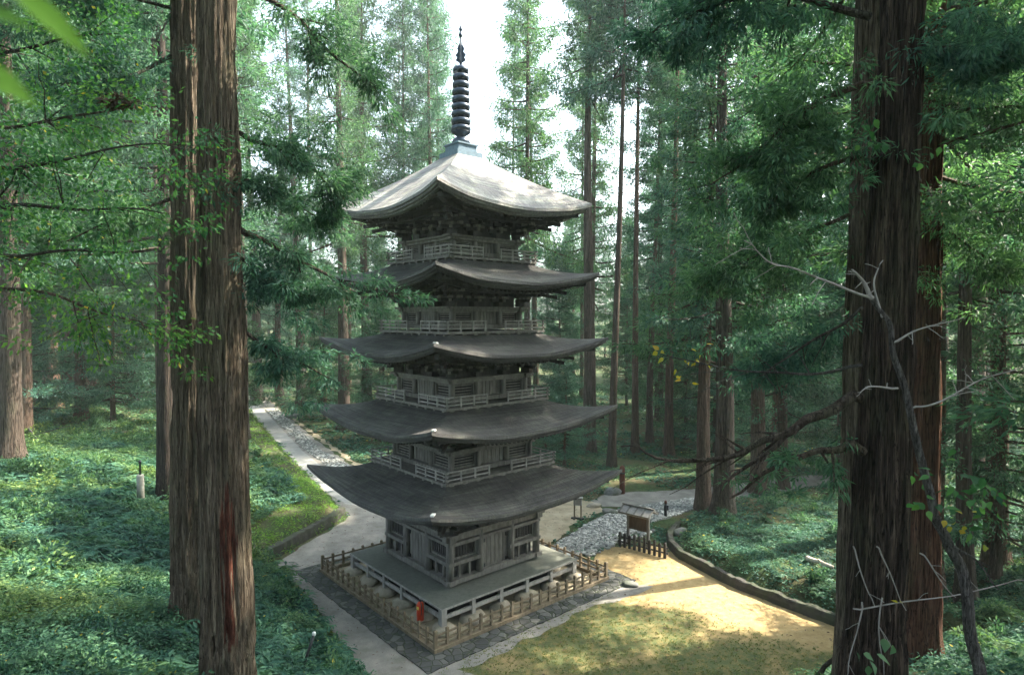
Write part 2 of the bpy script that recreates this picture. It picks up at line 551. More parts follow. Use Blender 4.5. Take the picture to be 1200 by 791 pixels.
# ------------------------------------------------------------------ terrain
FLAT = np.array([(-2.5, -9.3), (4, -10.3), (10, -10.6), (17.7, -9.8), (15.35, -6.15), (12.68, -2.1), (11.3, 1.4), (11.45, 3.1),
                 (12.6, 6.2), (16.5, 9.6), (24, 12.5), (42, 16), (60, 40), (60, 110), (-45, 110), (-42, 84), (-28, 54.5),
                 (-16.2, 28.1), (-9.4, 14.1), (-7.6, 10.2), (-7, 8.9), (-9.9, 1.4), (-7.5, -0.8), (-4.5, -6.1)])
CP = np.array([
    (0, -29.2, 10.6), (-6, -29, 10.3), (7, -29, 10.4), (0, -20, 5.0), (0, -14.5, 2.1), (1, -10.8, 0.25), (8, -11.2, 0.3),
    (-4.6, -17.2, 4.3), (-7.4, -12.2, 3.95), (-10.7, -14.2, 4.3), (-11.5, -9.5, 3.95), (-13, -3, 3.5), (-16, 2.2, 3.3), (-16.2, 4.6, 3.3),
    (-4.9, -9.6, 1.0), (-7.5, -4, 1.2), (-10, -1.5, 1.6), (-12.7, 9.6, 2.0), (-12.6, 15.4, 1.0), (-11, 4, 1.0), (-20, 15, 3.2),
    (-30, 13, 4.3), (-37, 28, 5.0), (-45, 45, 5.5), (-62, 45, 7), (-60, 20, 7), (-40, 0, 6.5), (-25, -10, 5.5), (-20, -20, 7),
    (-22, 30, 1.8), (-34, 54, 1.5), (-50, 84, 4), (-30, -32, 12), (-100, 30, 12),
    (12, 2, 0.6), (14, -2.2, 0.7), (17, -5.5, 0.85), (20, -2, 1.0), (18, 5, 0.85), (15.4, 6.2, 0.65), (25, 8, 0.7), (30, 0, 1.7), (25, -8, 2.0), (20, -12, 2.6),
    (12.7, -13.2, 2.7), (16, -14, 2.9), (7.4, -18.8, 5.2), (10, -20, 5.6), (14, -24, 7.5), (40, -5, 3.5), (30, -20, 6), (45, 15, 2.5), (60, 25, 4), (25, -32, 11),
    (0, 40, 0), (30, 50, 0), (0, 100, 0), (40, 100, 0), (-30, 90, 0), (-9, 6, 0.8), (5, -5, 0), (0, 5, 0), (15, 20, 0),
    (-200, 0, 16), (200, 0, 12), (0, 250, 6), (-200, 200, 14), (200, 200, 12), (0, -200, 40), (-200, -200, 40), (200, -200, 40)], dtype=float)

def tps_k(d2):
    return np.where(d2 > 1e-9, 0.5 * d2 * np.log(np.maximum(d2, 1e-9)), 0.0)
def tps_fit(P):
    n = len(P)
    d2 = ((P[:, None, :2] - P[None, :, :2]) ** 2).sum(-1)
    A = np.zeros((n + 3, n + 3))
    A[:n, :n] = tps_k(d2) + np.eye(n) * 0.5
    A[:n, n] = 1; A[:n, n + 1:n + 3] = P[:, :2]
    A[n:, :n] = A[:n, n:].T
    return np.linalg.solve(A, np.concatenate([P[:, 2], np.zeros(3)]))
W = tps_fit(CP)

def inside(poly, X, Y):
    r = np.zeros(X.shape, bool)
    n = len(poly)
    for i in range(n):
        x0, y0 = poly[i]; x1, y1 = poly[(i + 1) % n]
        c = ((y0 > Y) != (y1 > Y)) & (X < (x1 - x0) * (Y - y0) / (y1 - y0 + 1e-12) + x0)
        r ^= c
    return r
def pdist(poly, X, Y, closed=True):
    d = np.full(X.shape, 1e9)
    n = len(poly)
    for i in range(n if closed else n - 1):
        a = np.array(poly[i]); b = np.array(poly[(i + 1) % n]); e = b - a
        t = np.clip(((X - a[0]) * e[0] + (Y - a[1]) * e[1]) / (e @ e), 0, 1)
        d = np.minimum(d, np.hypot(X - a[0] - t * e[0], Y - a[1] - t * e[1]))
    return d

def height(X, Y, rough=True):
    X = np.asarray(X, float); Y = np.asarray(Y, float)
    sh = X.shape
    x = X.ravel(); y = Y.ravel()
    z = np.full(x.shape, W[-3]) + W[-2] * x + W[-1] * y
    for i in range(len(CP)):
        z += W[i] * tps_k((x - CP[i, 0]) ** 2 + (y - CP[i, 1]) ** 2)
    if rough:
        z = z + 0.10 * np.sin(x * 0.9 + 1.3 * np.sin(y * 0.5)) * np.cos(y * 0.8 + x * 0.23) + 0.05 * np.sin(x * 2.3 + y * 1.1) * np.sin(y * 2.7 - x * 0.6)
    ins = inside(FLAT, x, y)
    d = pdist(FLAT, x, y)
    s = np.clip(d / 1.0, 0, 1); s = s * s * (3 - 2 * s)
    z = np.where(ins, 0.0, np.maximum(z, 0.02) * s)
    return z.reshape(sh)
def hz(x, y):
    return float(height(np.array([x]), np.array([y]))[0])

def axis(lo, f0, f1, hi, step, n):
    a = f0 - np.geomspace(step, f0 - lo, n)[::-1]
    b = np.arange(f0, f1 + 1e-6, step)
    c = f1 + np.geomspace(step, hi - f1, n)
    return np.concatenate([a, b, c])
gx = axis(-500, -45, 50, 500, 0.4, 22)
gy = axis(-300, -32, 62, 600, 0.4, 22)
GX, GY = np.meshgrid(gx, gy)
GZ = height(GX, GY)
nx, ny = len(gx), len(gy)
V = np.stack([GX.ravel(), GY.ravel(), GZ.ravel()], 1)
ii = (np.arange(ny - 1)[:, None] * nx + np.arange(nx - 1)[None, :]).ravel()
F = np.stack([ii, ii + 1, ii + 1 + nx, ii + nx], 1)
tag(link('ground', np_mesh('ground', V, F, [M['ground']], smooth=True)), kind='structure')

# ------------------------------------------------------------------ ground sheets
def wobble(poly, amp=0.12, step=0.35, seed=1):
    r = np.random.default_rng(seed)
    out = []
    n = len(poly)
    ph = r.uniform(0, 6.28, 4)
    L = 0
    for i in range(n):
        a = np.array(poly[i], float); b = np.array(poly[(i + 1) % n], float)
        l = np.linalg.norm(b - a); k = max(1, int(l / step))
        nrm = np.array([-(b - a)[1], (b - a)[0]]) / max(l, 1e-6)
        for j in range(k):
            t = j / k
            s = L + t * l
            off = amp * (0.5 * math.sin(s * 1.7 + ph[0]) + 0.35 * math.sin(s * 4.1 + ph[1]) + 0.3 * r.uniform(-1, 1))
            out.append(a + (b - a) * t + nrm * off)
        L += l
    return np.array(out)

def sheet(name, poly, z, mat, amp=0.12, step=0.35, seed=1, attr=None, grid=0.5):
    import bmesh
    p = wobble(poly, amp, step, seed) if amp > 0 else np.array(poly, float)
    bm = bmesh.new()
    vs = [bm.verts.new((q[0], q[1], z)) for q in p]
    es = [bm.edges.new((vs[i], vs[(i + 1) % len(vs)])) for i in range(len(vs))]
    bmesh.ops.triangle_fill(bm, use_beauty=True, use_dissolve=False, edges=es, normal=(0, 0, 1))
    if grid:
        x0, y0 = p.min(0); x1, y1 = p.max(0)
        for x in np.arange(x0 + grid, x1, grid):
            bmesh.ops.bisect_plane(bm, geom=bm.verts[:] + bm.edges[:] + bm.faces[:], plane_co=(x, 0, 0), plane_no=(1, 0, 0))
        for y in np.arange(y0 + grid, y1, grid):
            bmesh.ops.bisect_plane(bm, geom=bm.verts[:] + bm.edges[:] + bm.faces[:], plane_co=(0, y, 0), plane_no=(0, 1, 0))
    for f in bm.faces:
        if f.normal.z < 0: f.normal_flip()
    me = bpy.data.meshes.new(name)
    bm.to_mesh(me); bm.free()
    me.materials.append(mat)
    if attr is not None:
        co = np.empty(len(me.vertices) * 3); me.vertices.foreach_get('co', co); co = co.reshape(-1, 3)
        at = me.attributes.new(attr[0], 'FLOAT', 'POINT')
        at.data.foreach_set('value', attr[1](co[:, 0], co[:, 1]).astype(np.float32))
    o = bpy.data.objects.new(name, me)
    col.objects.link(o)
    tag(o, kind='structure')
    return o

def P2(*uv):
    return [tuple(pz(u, v)[:2]) for u, v in uv]

def lawn_w(x, y):
    # grassy towards the near side of the court, bare sand along the notice board and the wall
    a = np.array(P2((700, 690), (800, 706), (900, 738), (960, 750), (1000, 756)))
    yy = np.interp(x, a[:, 0], a[:, 1])
    d = yy - y
    return np.clip(d / 1.8 + 0.15, 0, 1)
court = P2((600, 720), (690, 668), (705, 640), (790, 640)) + [(10.95, 1.2), (12.25, -2.2), (14.9, -6.3), (17, -9.8), (10, -10.4), (4, -10.1), (-2.3, -9.1), (-0.8, -7.0)]
sheet('courtyard', court, 0.004, M['court'], 0.08, 0.4, 3, ('lawn', lawn_w), 0.4)

pathL = [(-2.6, -9.0), (-4.4, -5.9), (-7.3, -0.7), (-9.6, 1.6), (-6.9, 9.1), (-7.4, 10.3), (-9.2, 14.2), (-16.0, 28.2), (-27.8, 54.6), (-36, 72),
         (-33, 73), (-27, 61.5), (-14.6, 34), (-8.5, 21.5), (-3, 14), (3, 10), (8, 10.5), (12, 9.5), (16.4, 9.8), (24, 12.7), (40, 16.3), (40, 19), (24, 16), (16, 13.5), (10, 13),
         (6, 8), (2, 7), (-2, 6.5), (-6.5, 1.8), (-1.2, -7.2), (0.5, -8.2)]
sheet('gravel_path', pathL, 0.010, M['path'], 0.14, 0.4, 5, None, 0)
# paved strip, cobble gutter and dirt strip of the lane on the left
sheet('paved_lane', [(-7.6, 12), (-9.1, 14.3), (-15.9, 28.2), (-27.6, 54.6), (-36, 72), (-34.9, 72.5), (-26, 54.6), (-14.3, 28.2), (-7.4, 14.3), (-6, 11)], 0.016, M['concrete'], 0.05, 0.6, 6, None, 0)
sheet('dirt_verge', [(-6.5, 19.0), (-11.6, 29.5), (-22.8, 53), (-33, 73.2), (-31, 74), (-26.5, 61), (-14.3, 34), (-8, 21)], 0.018, M['dirt'], 0.3, 0.5, 7, None, 0)
front = P2((520, 791), (600, 760), (690, 712), (760, 692), (765, 686), (700, 690), (600, 735), (540, 770), (480, 791))
sheet('front_path', front, 0.013, M['path'], 0.22, 0.35, 8, None, 0)
# pale sandy yard behind the tower
yard = P2((640, 608), (700, 583), (640, 575), (560, 590), (560, 640), (628, 640), (660, 628), (720, 603), (712, 596))
yard = [(1, 10), (4.0, 2.8), (5.2, 4.4), (7.0, 7.4), (9.2, 9.3), (8.6, 11.2), (5, 13), (0, 13)]
sheet('sand_yard', yard, 0.016, M['dirt'], 0.2, 0.35, 9, None, 0)
gbed = [(4.6, 1.9), (6.8, 2.3), (8.0, 4.0), (9.6, 4.9), (11.0, 6.5), (13.6, 8.2), (16.4, 10.2), (15.6, 11.4), (12, 10.2), (9.4, 8.9), (7.3, 6.6), (5.3, 4.0), (4.3, 2.6)]
sheet('gravel_bed', gbed, 0.022, M['gravelbed'], 0.15, 0.35, 10, None, 0)

# ------------------------------------------------------------------ pagoda
ROT = R(-53.384)
pag = empty('pagoda', (0, 0, 0), ROT)
tag(pag, 'five storey weathered grey wooden pagoda with bark shingle roofs and dark ringed spire', 'pagoda')

def part(mb, name, mat, parent=pag, uv=False):
    return mb.build(name, mat, parent, uv)

# roofs ------------------------------------------------------------
HALF = [2.475, 2.26, 2.10, 1.92, 1.80]
EAVE = [5.30, 5.14, 4.83, 4.53, 4.28]
ZCOR = [5.24, 8.25, 11.38, 14.35, 17.49]
LIFT = [0.70, 0.65, 0.62, 0.58, 0.58]
ZTOP = [5.45, 8.45, 11.56, 14.72, 19.70]
ATOP = [2.95, 2.75, 2.6, 2.35, 0.62]
WTOP = [3.16, 6.60, 9.60, 12.64, 15.70]
WBOT = [1.12, 5.66, 8.66, 11.78, 14.94]
BALC = [None, 5.50, 8.50, 11.62, 14.78]
BHALF = [None, 3.10, 2.90, 2.75, 2.49]

def rot4(k, x, y):
    for _ in range(k):
        x, y = -y, x
    return x, y

def roof_fn(i):
    zmid = ZCOR[i] - LIFT[i]
    def f(u, v):
        a = ATOP[i] + (EAVE[i] - ATOP[i]) * v
        flare = 0.16 * (1 - abs(u) ** 2.2) * v * v
        if i == 4:
            pr = 1.08 * v - 0.08 * v * v
        else:
            pr = 1.3 * v - 0.3 * v * v
        z = ZTOP[i] + (zmid - ZTOP[i]) * pr + LIFT[i] * abs(u) ** 2.2 * v ** 1.7
        z += 0.012 * math.sin(u * 9 + i) * v
        return a, flare, z
    return f

def make_roof(i):
    f = roof_fn(i)
    nu, nv = 40, 16
    mb = MB()
    for k in range(4):
        vs = []; uv = []
        for b in range(nv + 1):
            v = b / nv
            for a_ in range(nu + 1):
                u = -1 + 2 * a_ / nu
                a, fl, z = f(u, v)
                x, y = rot4(k, u * a, -(a - fl))
                vs.append((x, y, z)); uv.append((u * a + k * 17 + i * 31, v * (EAVE[i] - ATOP[i]) * 1.1))
        fs = [(b * (nu + 1) + a_, b * (nu + 1) + a_ + nu + 1, b * (nu + 1) + a_ + nu + 2, b * (nu + 1) + a_ + 1) for b in range(nv) for a_ in range(nu)]
        fs = [tuple(reversed(q)) for q in fs]
        fs = [tuple(reversed(q)) for q in fs]
        mb.add(vs, fs, uv, smooth=True)
        # thick layered eave edge
        prof = [(0, 0), (0.0, -0.13), (-0.07, -0.135), (-0.075, -0.25), (-0.16, -0.255), (-0.17, -0.34), (-0.45, -0.34)]
        vs = []; uv = []
        for j, (dx, dz) in enumerate(prof):
            for a_ in range(nu + 1):
                u = -1 + 2 * a_ / nu
                a, fl, z = f(u, 1)
                s = (a + dx) / a
                x, y = rot4(k, u * a * s, -(a - fl + dx))
                vs.append((x, y, z + dz)); uv.append((u * a + k * 17 + 5, j * 0.37 + i))
        n1 = nu + 1
        fs = [(j * n1 + a_, (j + 1) * n1 + a_, (j + 1) * n1 + a_ + 1, j * n1 + a_ + 1) for j in range(len(prof) - 1) for a_ in range(nu)]
        mb.add(vs, fs, uv, smooth=False)
    ro = part(mb, 'roof', M['shingle_sunlit' if i == 4 else 'shingle'], pag, True)
    # soffit
    mb = MB()
    hb = HALF[i] + 0.05
    zs_in = ZCOR[i] - LIFT[i] - 0.34 + 0.42
    def under(u, s):           # s: 0 at the wall, 1 at the eave
        a, fl, z = f(u, 1)
        ae = a - 0.42; ye = a - fl - 0.42
        ax = hb + (ae - hb) * s; ay = hb + (ye - hb) * s
        zz = zs_in + (z - 0.36 - zs_in) * s ** 1.15
        return u * ax, -ay, zz
    for k in range(4):
        vs = []
        for b in range(7):
            for a_ in range(nu + 1):
                u = -1 + 2 * a_ / nu
                x, y, z = under(u, b / 6)
                x, y = rot4(k, x, y)
                vs.append((x, y, z))
        n1 = nu + 1
        mb.add(vs, [(b * n1 + a_, b * n1 + a_ + 1, (b + 1) * n1 + a_ + 1, (b + 1) * n1 + a_) for b in range(6) for a_ in range(nu)], smooth=True)
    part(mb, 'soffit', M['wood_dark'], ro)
    # two tiers of rafters
    mb = MB()
    nr = int(EAVE[i] * 2 / 0.25)
    for k in range(4):
        for j in range(nr):
            xr = -EAVE[i] + 0.5 + (2 * EAVE[i] - 1.0) * j / (nr - 1)
            u1 = xr / (EAVE[i] - 0.42)
            if abs(u1) > 0.985: continue
            for (sa, sb, dz, w) in ((0.0, 0.66, -0.16, 0.09), (0.55, 1.0, -0.05, 0.08)):
                pts = []
                for s in (sa, sb):
                    # keep rafters parallel: same x at both ends unless past the hip
                    _, yy, _ = under(0, s)
                    lim = abs(yy) * 0.97
                    if abs(xr) > lim and s == sa:
                        s = min(1.0, (abs(xr) / 0.97 - hb) / (EAVE[i] - 0.5 - hb))
                    _, yy, _ = under(0, s)
                    uu = max(-1, min(1, xr / max(abs(yy), 0.1)))
                    _, yy, zz = under(uu, s)
                    x, y = rot4(k, xr, yy)
                    pts.append((x, y, zz + dz))
                if (Vector(pts[0]) - Vector(pts[1])).length > 0.1:
                    mb.bar(pts[0], pts[1], w, 0.1)
        # purlin carried by the brackets, and eave fascia
        for s, w, dz in ((0.42, 0.16, -0.30), (0.62, 0.13, -0.20)):
            prev = None
            for a_ in range(0, nu + 1, 2):
                u = -1 + 2 * a_ / nu
                x, y, z = under(u, s)
                x, y = rot4(k, x, y)
                q = (x, y, z + dz)
                if prev: mb.bar(prev, q, w, 0.18)
                prev = q
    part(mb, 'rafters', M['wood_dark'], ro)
    # hip rafters under the corners and white plates on the hips
    for k in range(4):
        mb = MB()
        p = []
        for s in (0.1, 0.6, 0.99):
            x, y, z = under(1, s)
            x, y = rot4(k, x, y)
            p.append((x, y, z - 0.16))
        mb.bar(p[0], p[1], 0.2, 0.24); mb.bar(p[1], p[2], 0.18, 0.22)
        part(mb, 'hip_rafter', M['wood_dark'], ro)
        if i < 3 and k == 0:
            mb = MB()
            q = []
            for v in (0.84, 0.96):
                a, fl, z = f(1, v)
                x, y = rot4(k, a, -a)
                q.append((x * 0.995, y * 0.995, z + 0.03))
            mb.bar(q[0], q[1], 0.13, 0.06)
            part(mb, 'hip_cap', M['white_cap'], ro)
    return ro

roofs = [make_roof(i) for i in range(5)]

# bracket clusters ---------------------------------------------------
def bracket_mb(hs, reach, corner=False):
    mb = MB()
    sx = reach / 1.2
    k2 = math.sqrt(2) if corner else 1.0
    mb.box((0.02, 0, 0.11 * hs), (0.40, 0.40, 0.22 * hs))
    for j in range(3):
        z = (0.30 + 0.27 * j) * hs
        xe = (0.30 + 0.37 * j) * sx * k2
        mb.box(((xe - 0.2) / 2, 0, z), (xe + 0.2, 0.15, 0.15 * hs))
        mb.box((xe - 0.08, 0, z + 0.13 * hs), (0.24, 0.24, 0.12 * hs), mi=1)
        mb.box((xe + 0.03, 0, z - 0.02), (0.1, 0.13, 0.12 * hs), mi=1)
        xl = (0.02 + 0.37 * j) * sx
        if not corner:
            mb.box((xl, 0, z + 0.005), (0.14, 0.95, 0.145 * hs))
            for yy in (-0.4, 0.4):
                mb.box((xl, yy, z + 0.135 * hs), (0.22, 0.2, 0.115 * hs), mi=1)
        else:
            for s in (-1, 1):
                # arms along both walls, seen as a fan at the corner
                a = s * PI / 4
                for t in (0.25, 0.55 + 0.2 * j):
                    mb.box((t * math.cos(a) + 0.25 * j * sx, t * math.sin(a), z + 0.135 * hs), (0.2, 0.2, 0.115 * hs), a, 1)
                mb.bar((0.22 * j * sx, 0, z), ((0.62 + 0.2 * j) * math.cos(a) + 0.25 * j * sx, (0.62 + 0.2 * j) * math.sin(a), z), 0.13, 0.14 * hs)
    # slanting tail rafters
    for dz, ln in ((0.92, 1.0), (0.7, 0.8)):
        mb.bar((-0.1, 0, dz * hs + 0.12), (1.55 * ln * sx * k2, 0, dz * hs - 0.22), 0.13, 0.15)
    return mb

for i in range(5):
    avail = (ZCOR[i] - LIFT[i] - 0.34 + 0.36) - WTOP[i] - 0.12
    hs = avail / 1.12
    reach = (EAVE[i] - HALF[i]) * 0.46
    h = HALF[i]
    me_s = None
    for k in range(4):
        ang = -PI / 2 + k * PI / 2
        for t in (-0.36, 0.36):
            o = bracket_mb(hs, reach).build('bracket', [M['wood_dark'], M['wood']], pag) if me_s is None else link('bracket', me_s, pag)
            me_s = o.data
            x, y = rot4(k, t * h, -h)
            o.location = (x, y, WTOP[i] + 0.12); o.rotation_euler = (0, 0, ang)
    me_c = None
    for k in range(4):
        o = bracket_mb(hs, reach, True).build('corner_bracket', [M['wood_dark'], M['wood']], pag) if me_c is None else link('corner_bracket', me_c, pag)
        me_c = o.data
        x, y = rot4(k, h, -h)
        o.location = (x, y, WTOP[i] + 0.12); o.rotation_euler = (0, 0, -PI / 4 + k * PI / 2)

# storeys --------------------------------------------------------------
for i in range(5):
    h = HALF[i]; zb = WBOT[i]; zt = WTOP[i]; H = zt - zb
    mb = MB()
    mb.box((0, 0, (zb + ZCOR[i] - LIFT[i] + 0.1) / 2), (2 * h - 0.36, 2 * h - 0.36, ZCOR[i] - LIFT[i] + 0.1 - zb))
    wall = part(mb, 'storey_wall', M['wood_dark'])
    cols = [-h, -0.36 * h, 0.36 * h, h]
    cw = 0.17 if i == 0 else 0.12
    for k in range(4):
        for t in cols[:3]:
            mb = MB()
            x, y = rot4(k, t, -h)
            mb.lathe([(cw, zb), (cw, zt + 0.02)], 12, (x, y, 0))
            part(mb, 'column', M['wood'], wall)
        # horizontal beams
        mb = MB()
        def bm(z, hh, dep, ext=0.0, x0=-h, x1=h, yo=0.0):
            a = (x0 - ext, -h - yo); b = (x1 + ext, -h - yo)
            c0 = rot4(k, (a[0] + b[0]) / 2, a[1])
            sx = abs(b[0] - a[0])
            mb.box((c0[0], c0[1], z), (sx, dep, hh) if k % 2 == 0 else (dep, sx, hh))
        e = 0.002 * k
        if i == 0:
            bm(zt - 0.10 + e, 0.20, 0.30 + e, 0.28)
        else:
            bm(zt - 0.05 + e, 0.11, 0.28 + e, 0.22)
        bm(zt + 0.06 + e, 0.09, 0.46 + e, 0.36)
        bm(zb + 0.09 + e, 0.18, 0.34 + e, 0.24 if i == 0 else 0.1)
        if i == 0:
            bm(zb + 0.86 + e, 0.15, 0.30 + e, 0.16, -h, -0.36 * h)
            bm(zb + 0.86 + e, 0.15, 0.30 + e, 0.16, 0.36 * h, h)
            bm(zt - 0.36 + e, 0.12, 0.26 + e, 0.16)
            for sgn in (-1, 1):
                x0, x1 = (-h, -0.36 * h) if sgn < 0 else (0.36 * h, h)
                for q in (0.33, 0.67):
                    c0 = rot4(k, x0 + (x1 - x0) * q, -h + 0.06)
                    mb.box((c0[0], c0[1], zb + 0.48), (0.1, 0.1, 0.62))
            # threshold board
            c0 = rot4(k, 0, -h - 0.1)
            mb.box((c0[0], c0[1], zb + 0.23), (1.7, 0.2, 0.1) if k % 2 == 0 else (0.2, 1.7, 0.1))
        part(mb, 'beam', M['wood'], wall)
        # panels of planks filling the side bays, windows and doors
        for sgn in (-1, 1):
            x0, x1 = (-h, -0.36 * h) if sgn < 0 else (0.36 * h, h)
            xc = (x0 + x1) / 2; w = x1 - x0 - 2 * cw
            z0 = zb + (0.98 if i == 0 else 0.20); z1 = zt - (0.44 if i == 0 else 0.11)
            mb = MB()
            c0 = rot4(k, xc, -h + 0.09)
            # frame
            def bx(dx, z, sx, sz, yo=0.06, dep=0.1, mi=0):
                c = rot4(k, xc + dx, -h + yo)
                mb.box((c[0], c[1], z), (sx, dep, sz) if k % 2 == 0 else (dep, sx, sz), mi=mi)
            bx(-w / 2 + 0.04, (z0 + z1) / 2, 0.08, z1 - z0)
            bx(w / 2 - 0.04, (z0 + z1) / 2, 0.08, z1 - z0)
            bx(0, z1 - 0.035, w - 0.16, 0.07); bx(0, z0 + 0.035, w - 0.16, 0.07)
            wf = part(mb, 'window_frame', M['wood'], wall)
            mb = MB()
            bx(0, (z0 + z1) / 2, w - 0.1, z1 - z0 - 0.06, 0.155, 0.05, 1)
            if i == 0:
                nb = 7
                for q in range(nb):
                    bx(-w / 2 + 0.1 + (w - 0.2) * (q + 0.5) / nb, (z0 + z1) / 2, (w - 0.2) / nb * 0.62, z1 - z0 - 0.1, 0.1, 0.05)
            else:
                nb = 4
                for q in range(nb):
                    bx(0, z0 + 0.07 + (z1 - z0 - 0.14) * (q + 0.5) / nb, w - 0.12, (z1 - z0) / nb * 0.32, 0.1, 0.05)
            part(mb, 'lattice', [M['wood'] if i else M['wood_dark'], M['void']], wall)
        for sgn in (-1, 1):
            mb = MB()
            z0 = zb + (0.2 if i == 0 else 0.2); z1 = zt - (0.44 if i == 0 else 0.11)
            wd_ = 0.36 * h - cw - 0.02
            npl = 3
            for q in range(npl):
                xc = sgn * wd_ * (q + 0.5) / npl
                c = rot4(k, xc, -h + 0.07 + 0.006 * (q % 2))
                s = wd_ / npl - 0.03
                mb.box((c[0], c[1], (z0 + z1) / 2), (s, 0.06, z1 - z0) if k % 2 == 0 else (0.06, s, z1 - z0))
            if i == 0:
                for zz in (z0 + 0.14, z1 - 0.16):
                    c = rot4(k, sgn * wd_ * 0.93, -h + 0.03)
                    mb.box((c[0], c[1], zz), (0.1, 0.1, 0.16), mi=1)
            part(mb, 'door', [M['wood'], M['black']], wall)

# balconies ---------------------------------------------------------------
for i in range(1, 5):
    b = BHALF[i]; z = BALC[i]
    mb = MB()
    mb.box((0, 0, z + 0.02), (2 * b, 2 * b, 0.10))
    for k in range(4):                       # board edge and joists
        for q in range(9):
            c = rot4(k, -b + 2 * b * (q + 0.5) / 9, -b + 0.12)
            mb.box((c[0], c[1], z - 0.09), (0.12, 0.2, 0.12))
    bal = part(mb, 'balcony', M['wood'])
    bb = b - 0.06
    for k in range(4):
        for (t0, t1) in ((-1, -0.15), (0.27, 1)) if k % 2 == 0 else ((-1, -0.27), (0.15, 1)):
            if k % 2 == 0:
                t0, t1 = -t1, -t0
                t0, t1 = -t1, -t0
            mb = MB()
            ext0 = 0.14 if t0 == -1 else 0.05
            ext1 = 0.14 if t1 == 1 else 0.05
            for zz, w, hh in ((0.43, 0.06, 0.05), (0.28, 0.04, 0.035), (0.12, 0.06, 0.05)):
                p0 = rot4(k, t0 * bb - ext0, -bb); p1 = rot4(k, t1 * bb + ext1, -bb)
                dz = 0.004 * k
                mb.bar((p0[0], p0[1], z + 0.07 + zz + dz), (p1[0], p1[1], z + 0.07 + zz + dz), w, hh)
            n = 4
            for q in range(n):
                t = t0 + (t1 - t0) * q / (n - 1)
                c = rot4(k, t * bb, -bb)
                mb.box((c[0], c[1], z + 0.29), (0.065, 0.065, 0.42 if 0 < q < n - 1 else 0.49))
            part(mb, 'railing', M['wood_pale'], bal)

# veranda ---------------------------------------------------------------
DH, DZ = 3.82, 0.98
mb = MB()
npl = 14
for k in range(4):
    for j in range(npl):        # boards laid in mitred rings
        a0 = DH - (DH - 2.3) * j / npl; a1 = DH - (DH - 2.3) * (j + 1) / npl + 0.006
        dz = DZ - 0.002 * (j % 2)
        vs = [rot4(k, -a0, -a0), rot4(k, a0, -a0), rot4(k, a1, -a1), rot4(k, -a1, -a1)]
        mb.add([(x, y, dz) for x, y in vs], [(0, 1, 2, 3)])
    vs = [rot4(k, -DH, -DH), rot4(k, DH, -DH)]
    mb.add([(vs[0][0], vs[0][1], DZ), (vs[1][0], vs[1][1], DZ), (vs[1][0], vs[1][1], DZ - 0.10), (vs[0][0], vs[0][1], DZ - 0.10)], [(3, 2, 1, 0)])
mb.add([(-DH, -DH, DZ - 0.1), (DH, -DH, DZ - 0.1), (DH, DH, DZ - 0.1), (-DH, DH, DZ - 0.1)], [(3, 2, 1, 0)])
deck = part(mb, 'veranda', M['wood_deck'])
mb = MB()
for k in range(4):
    c = rot4(k, 0, -DH - 0.012)
    mb.box((c[0], c[1], DZ - 0.045), (2 * DH + 0.02 + 0.004 * k, 0.03, 0.075) if k % 2 == 0 else (0.03, 2 * DH + 0.02 + 0.004 * k, 0.075))
part(mb, 'edge_board', M['wood_pale'], deck)
pp = DH - 0.12
for k in range(4):
    for j in range(5):
        t = -1 + 2 * j / 5
        mb = MB()
        c = rot4(k, t * pp, -pp)
        w = 0.24 if j == 0 else 0.17
        mb.box((c[0], c[1], (DZ - 0.1 + 0.12) / 2), (w, w, DZ - 0.1 - 0.12))
        part(mb, 'veranda_post', M['wood_pale'])
    mb = MB()
    c = rot4(k, 0, -pp - 0.01)
    mb.box((c[0], c[1], 0.56 + 0.003 * k), (2 * pp, 0.09, 0.15) if k % 2 == 0 else (0.09, 2 * pp, 0.15))
    part(mb, 'veranda_rail', M['wood_pale'])
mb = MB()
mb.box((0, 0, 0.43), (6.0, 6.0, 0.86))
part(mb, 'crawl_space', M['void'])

def blob(mb, c, s, seed, sub=2, mi=0):
    import bmesh
    r = np.random.default_rng(seed)
    bm = bmesh.new()
    bmesh.ops.create_icosphere(bm, subdivisions=sub, radius=1)
    ph = r.uniform(0, 6, 6)
    vs = []
    for v in bm.verts:
        x, y, z = v.co
        k = 1 + 0.12 * math.sin(3 * x + ph[0]) * math.cos(2.6 * y + ph[1]) + 0.09 * math.sin(4 * z + ph[2] + 2 * x) + 0.05 * math.sin(7 * y + ph[3])
        vs.append((c[0] + x * s[0] * k, c[1] + y * s[1] * k, c[2] + z * s[2] * k))
    fs = [tuple(v.index for v in f.verts) for f in bm.faces]
    bm.free()
    mb.add(vs, fs, smooth=True, mi=mi)

for k in range(4):
    for j in range(5):
        t = -1 + 2 * j / 5
        c = rot4(k, t * pp, -pp)
        mb = MB()
        blob(mb, (c[0], c[1], 0.08), (0.46 + 0.14 * random.random(), 0.46 + 0.14 * random.random(), 0.24), 100 + k * 5 + j)
        part(mb, 'base_stone', M['stone_beige'])

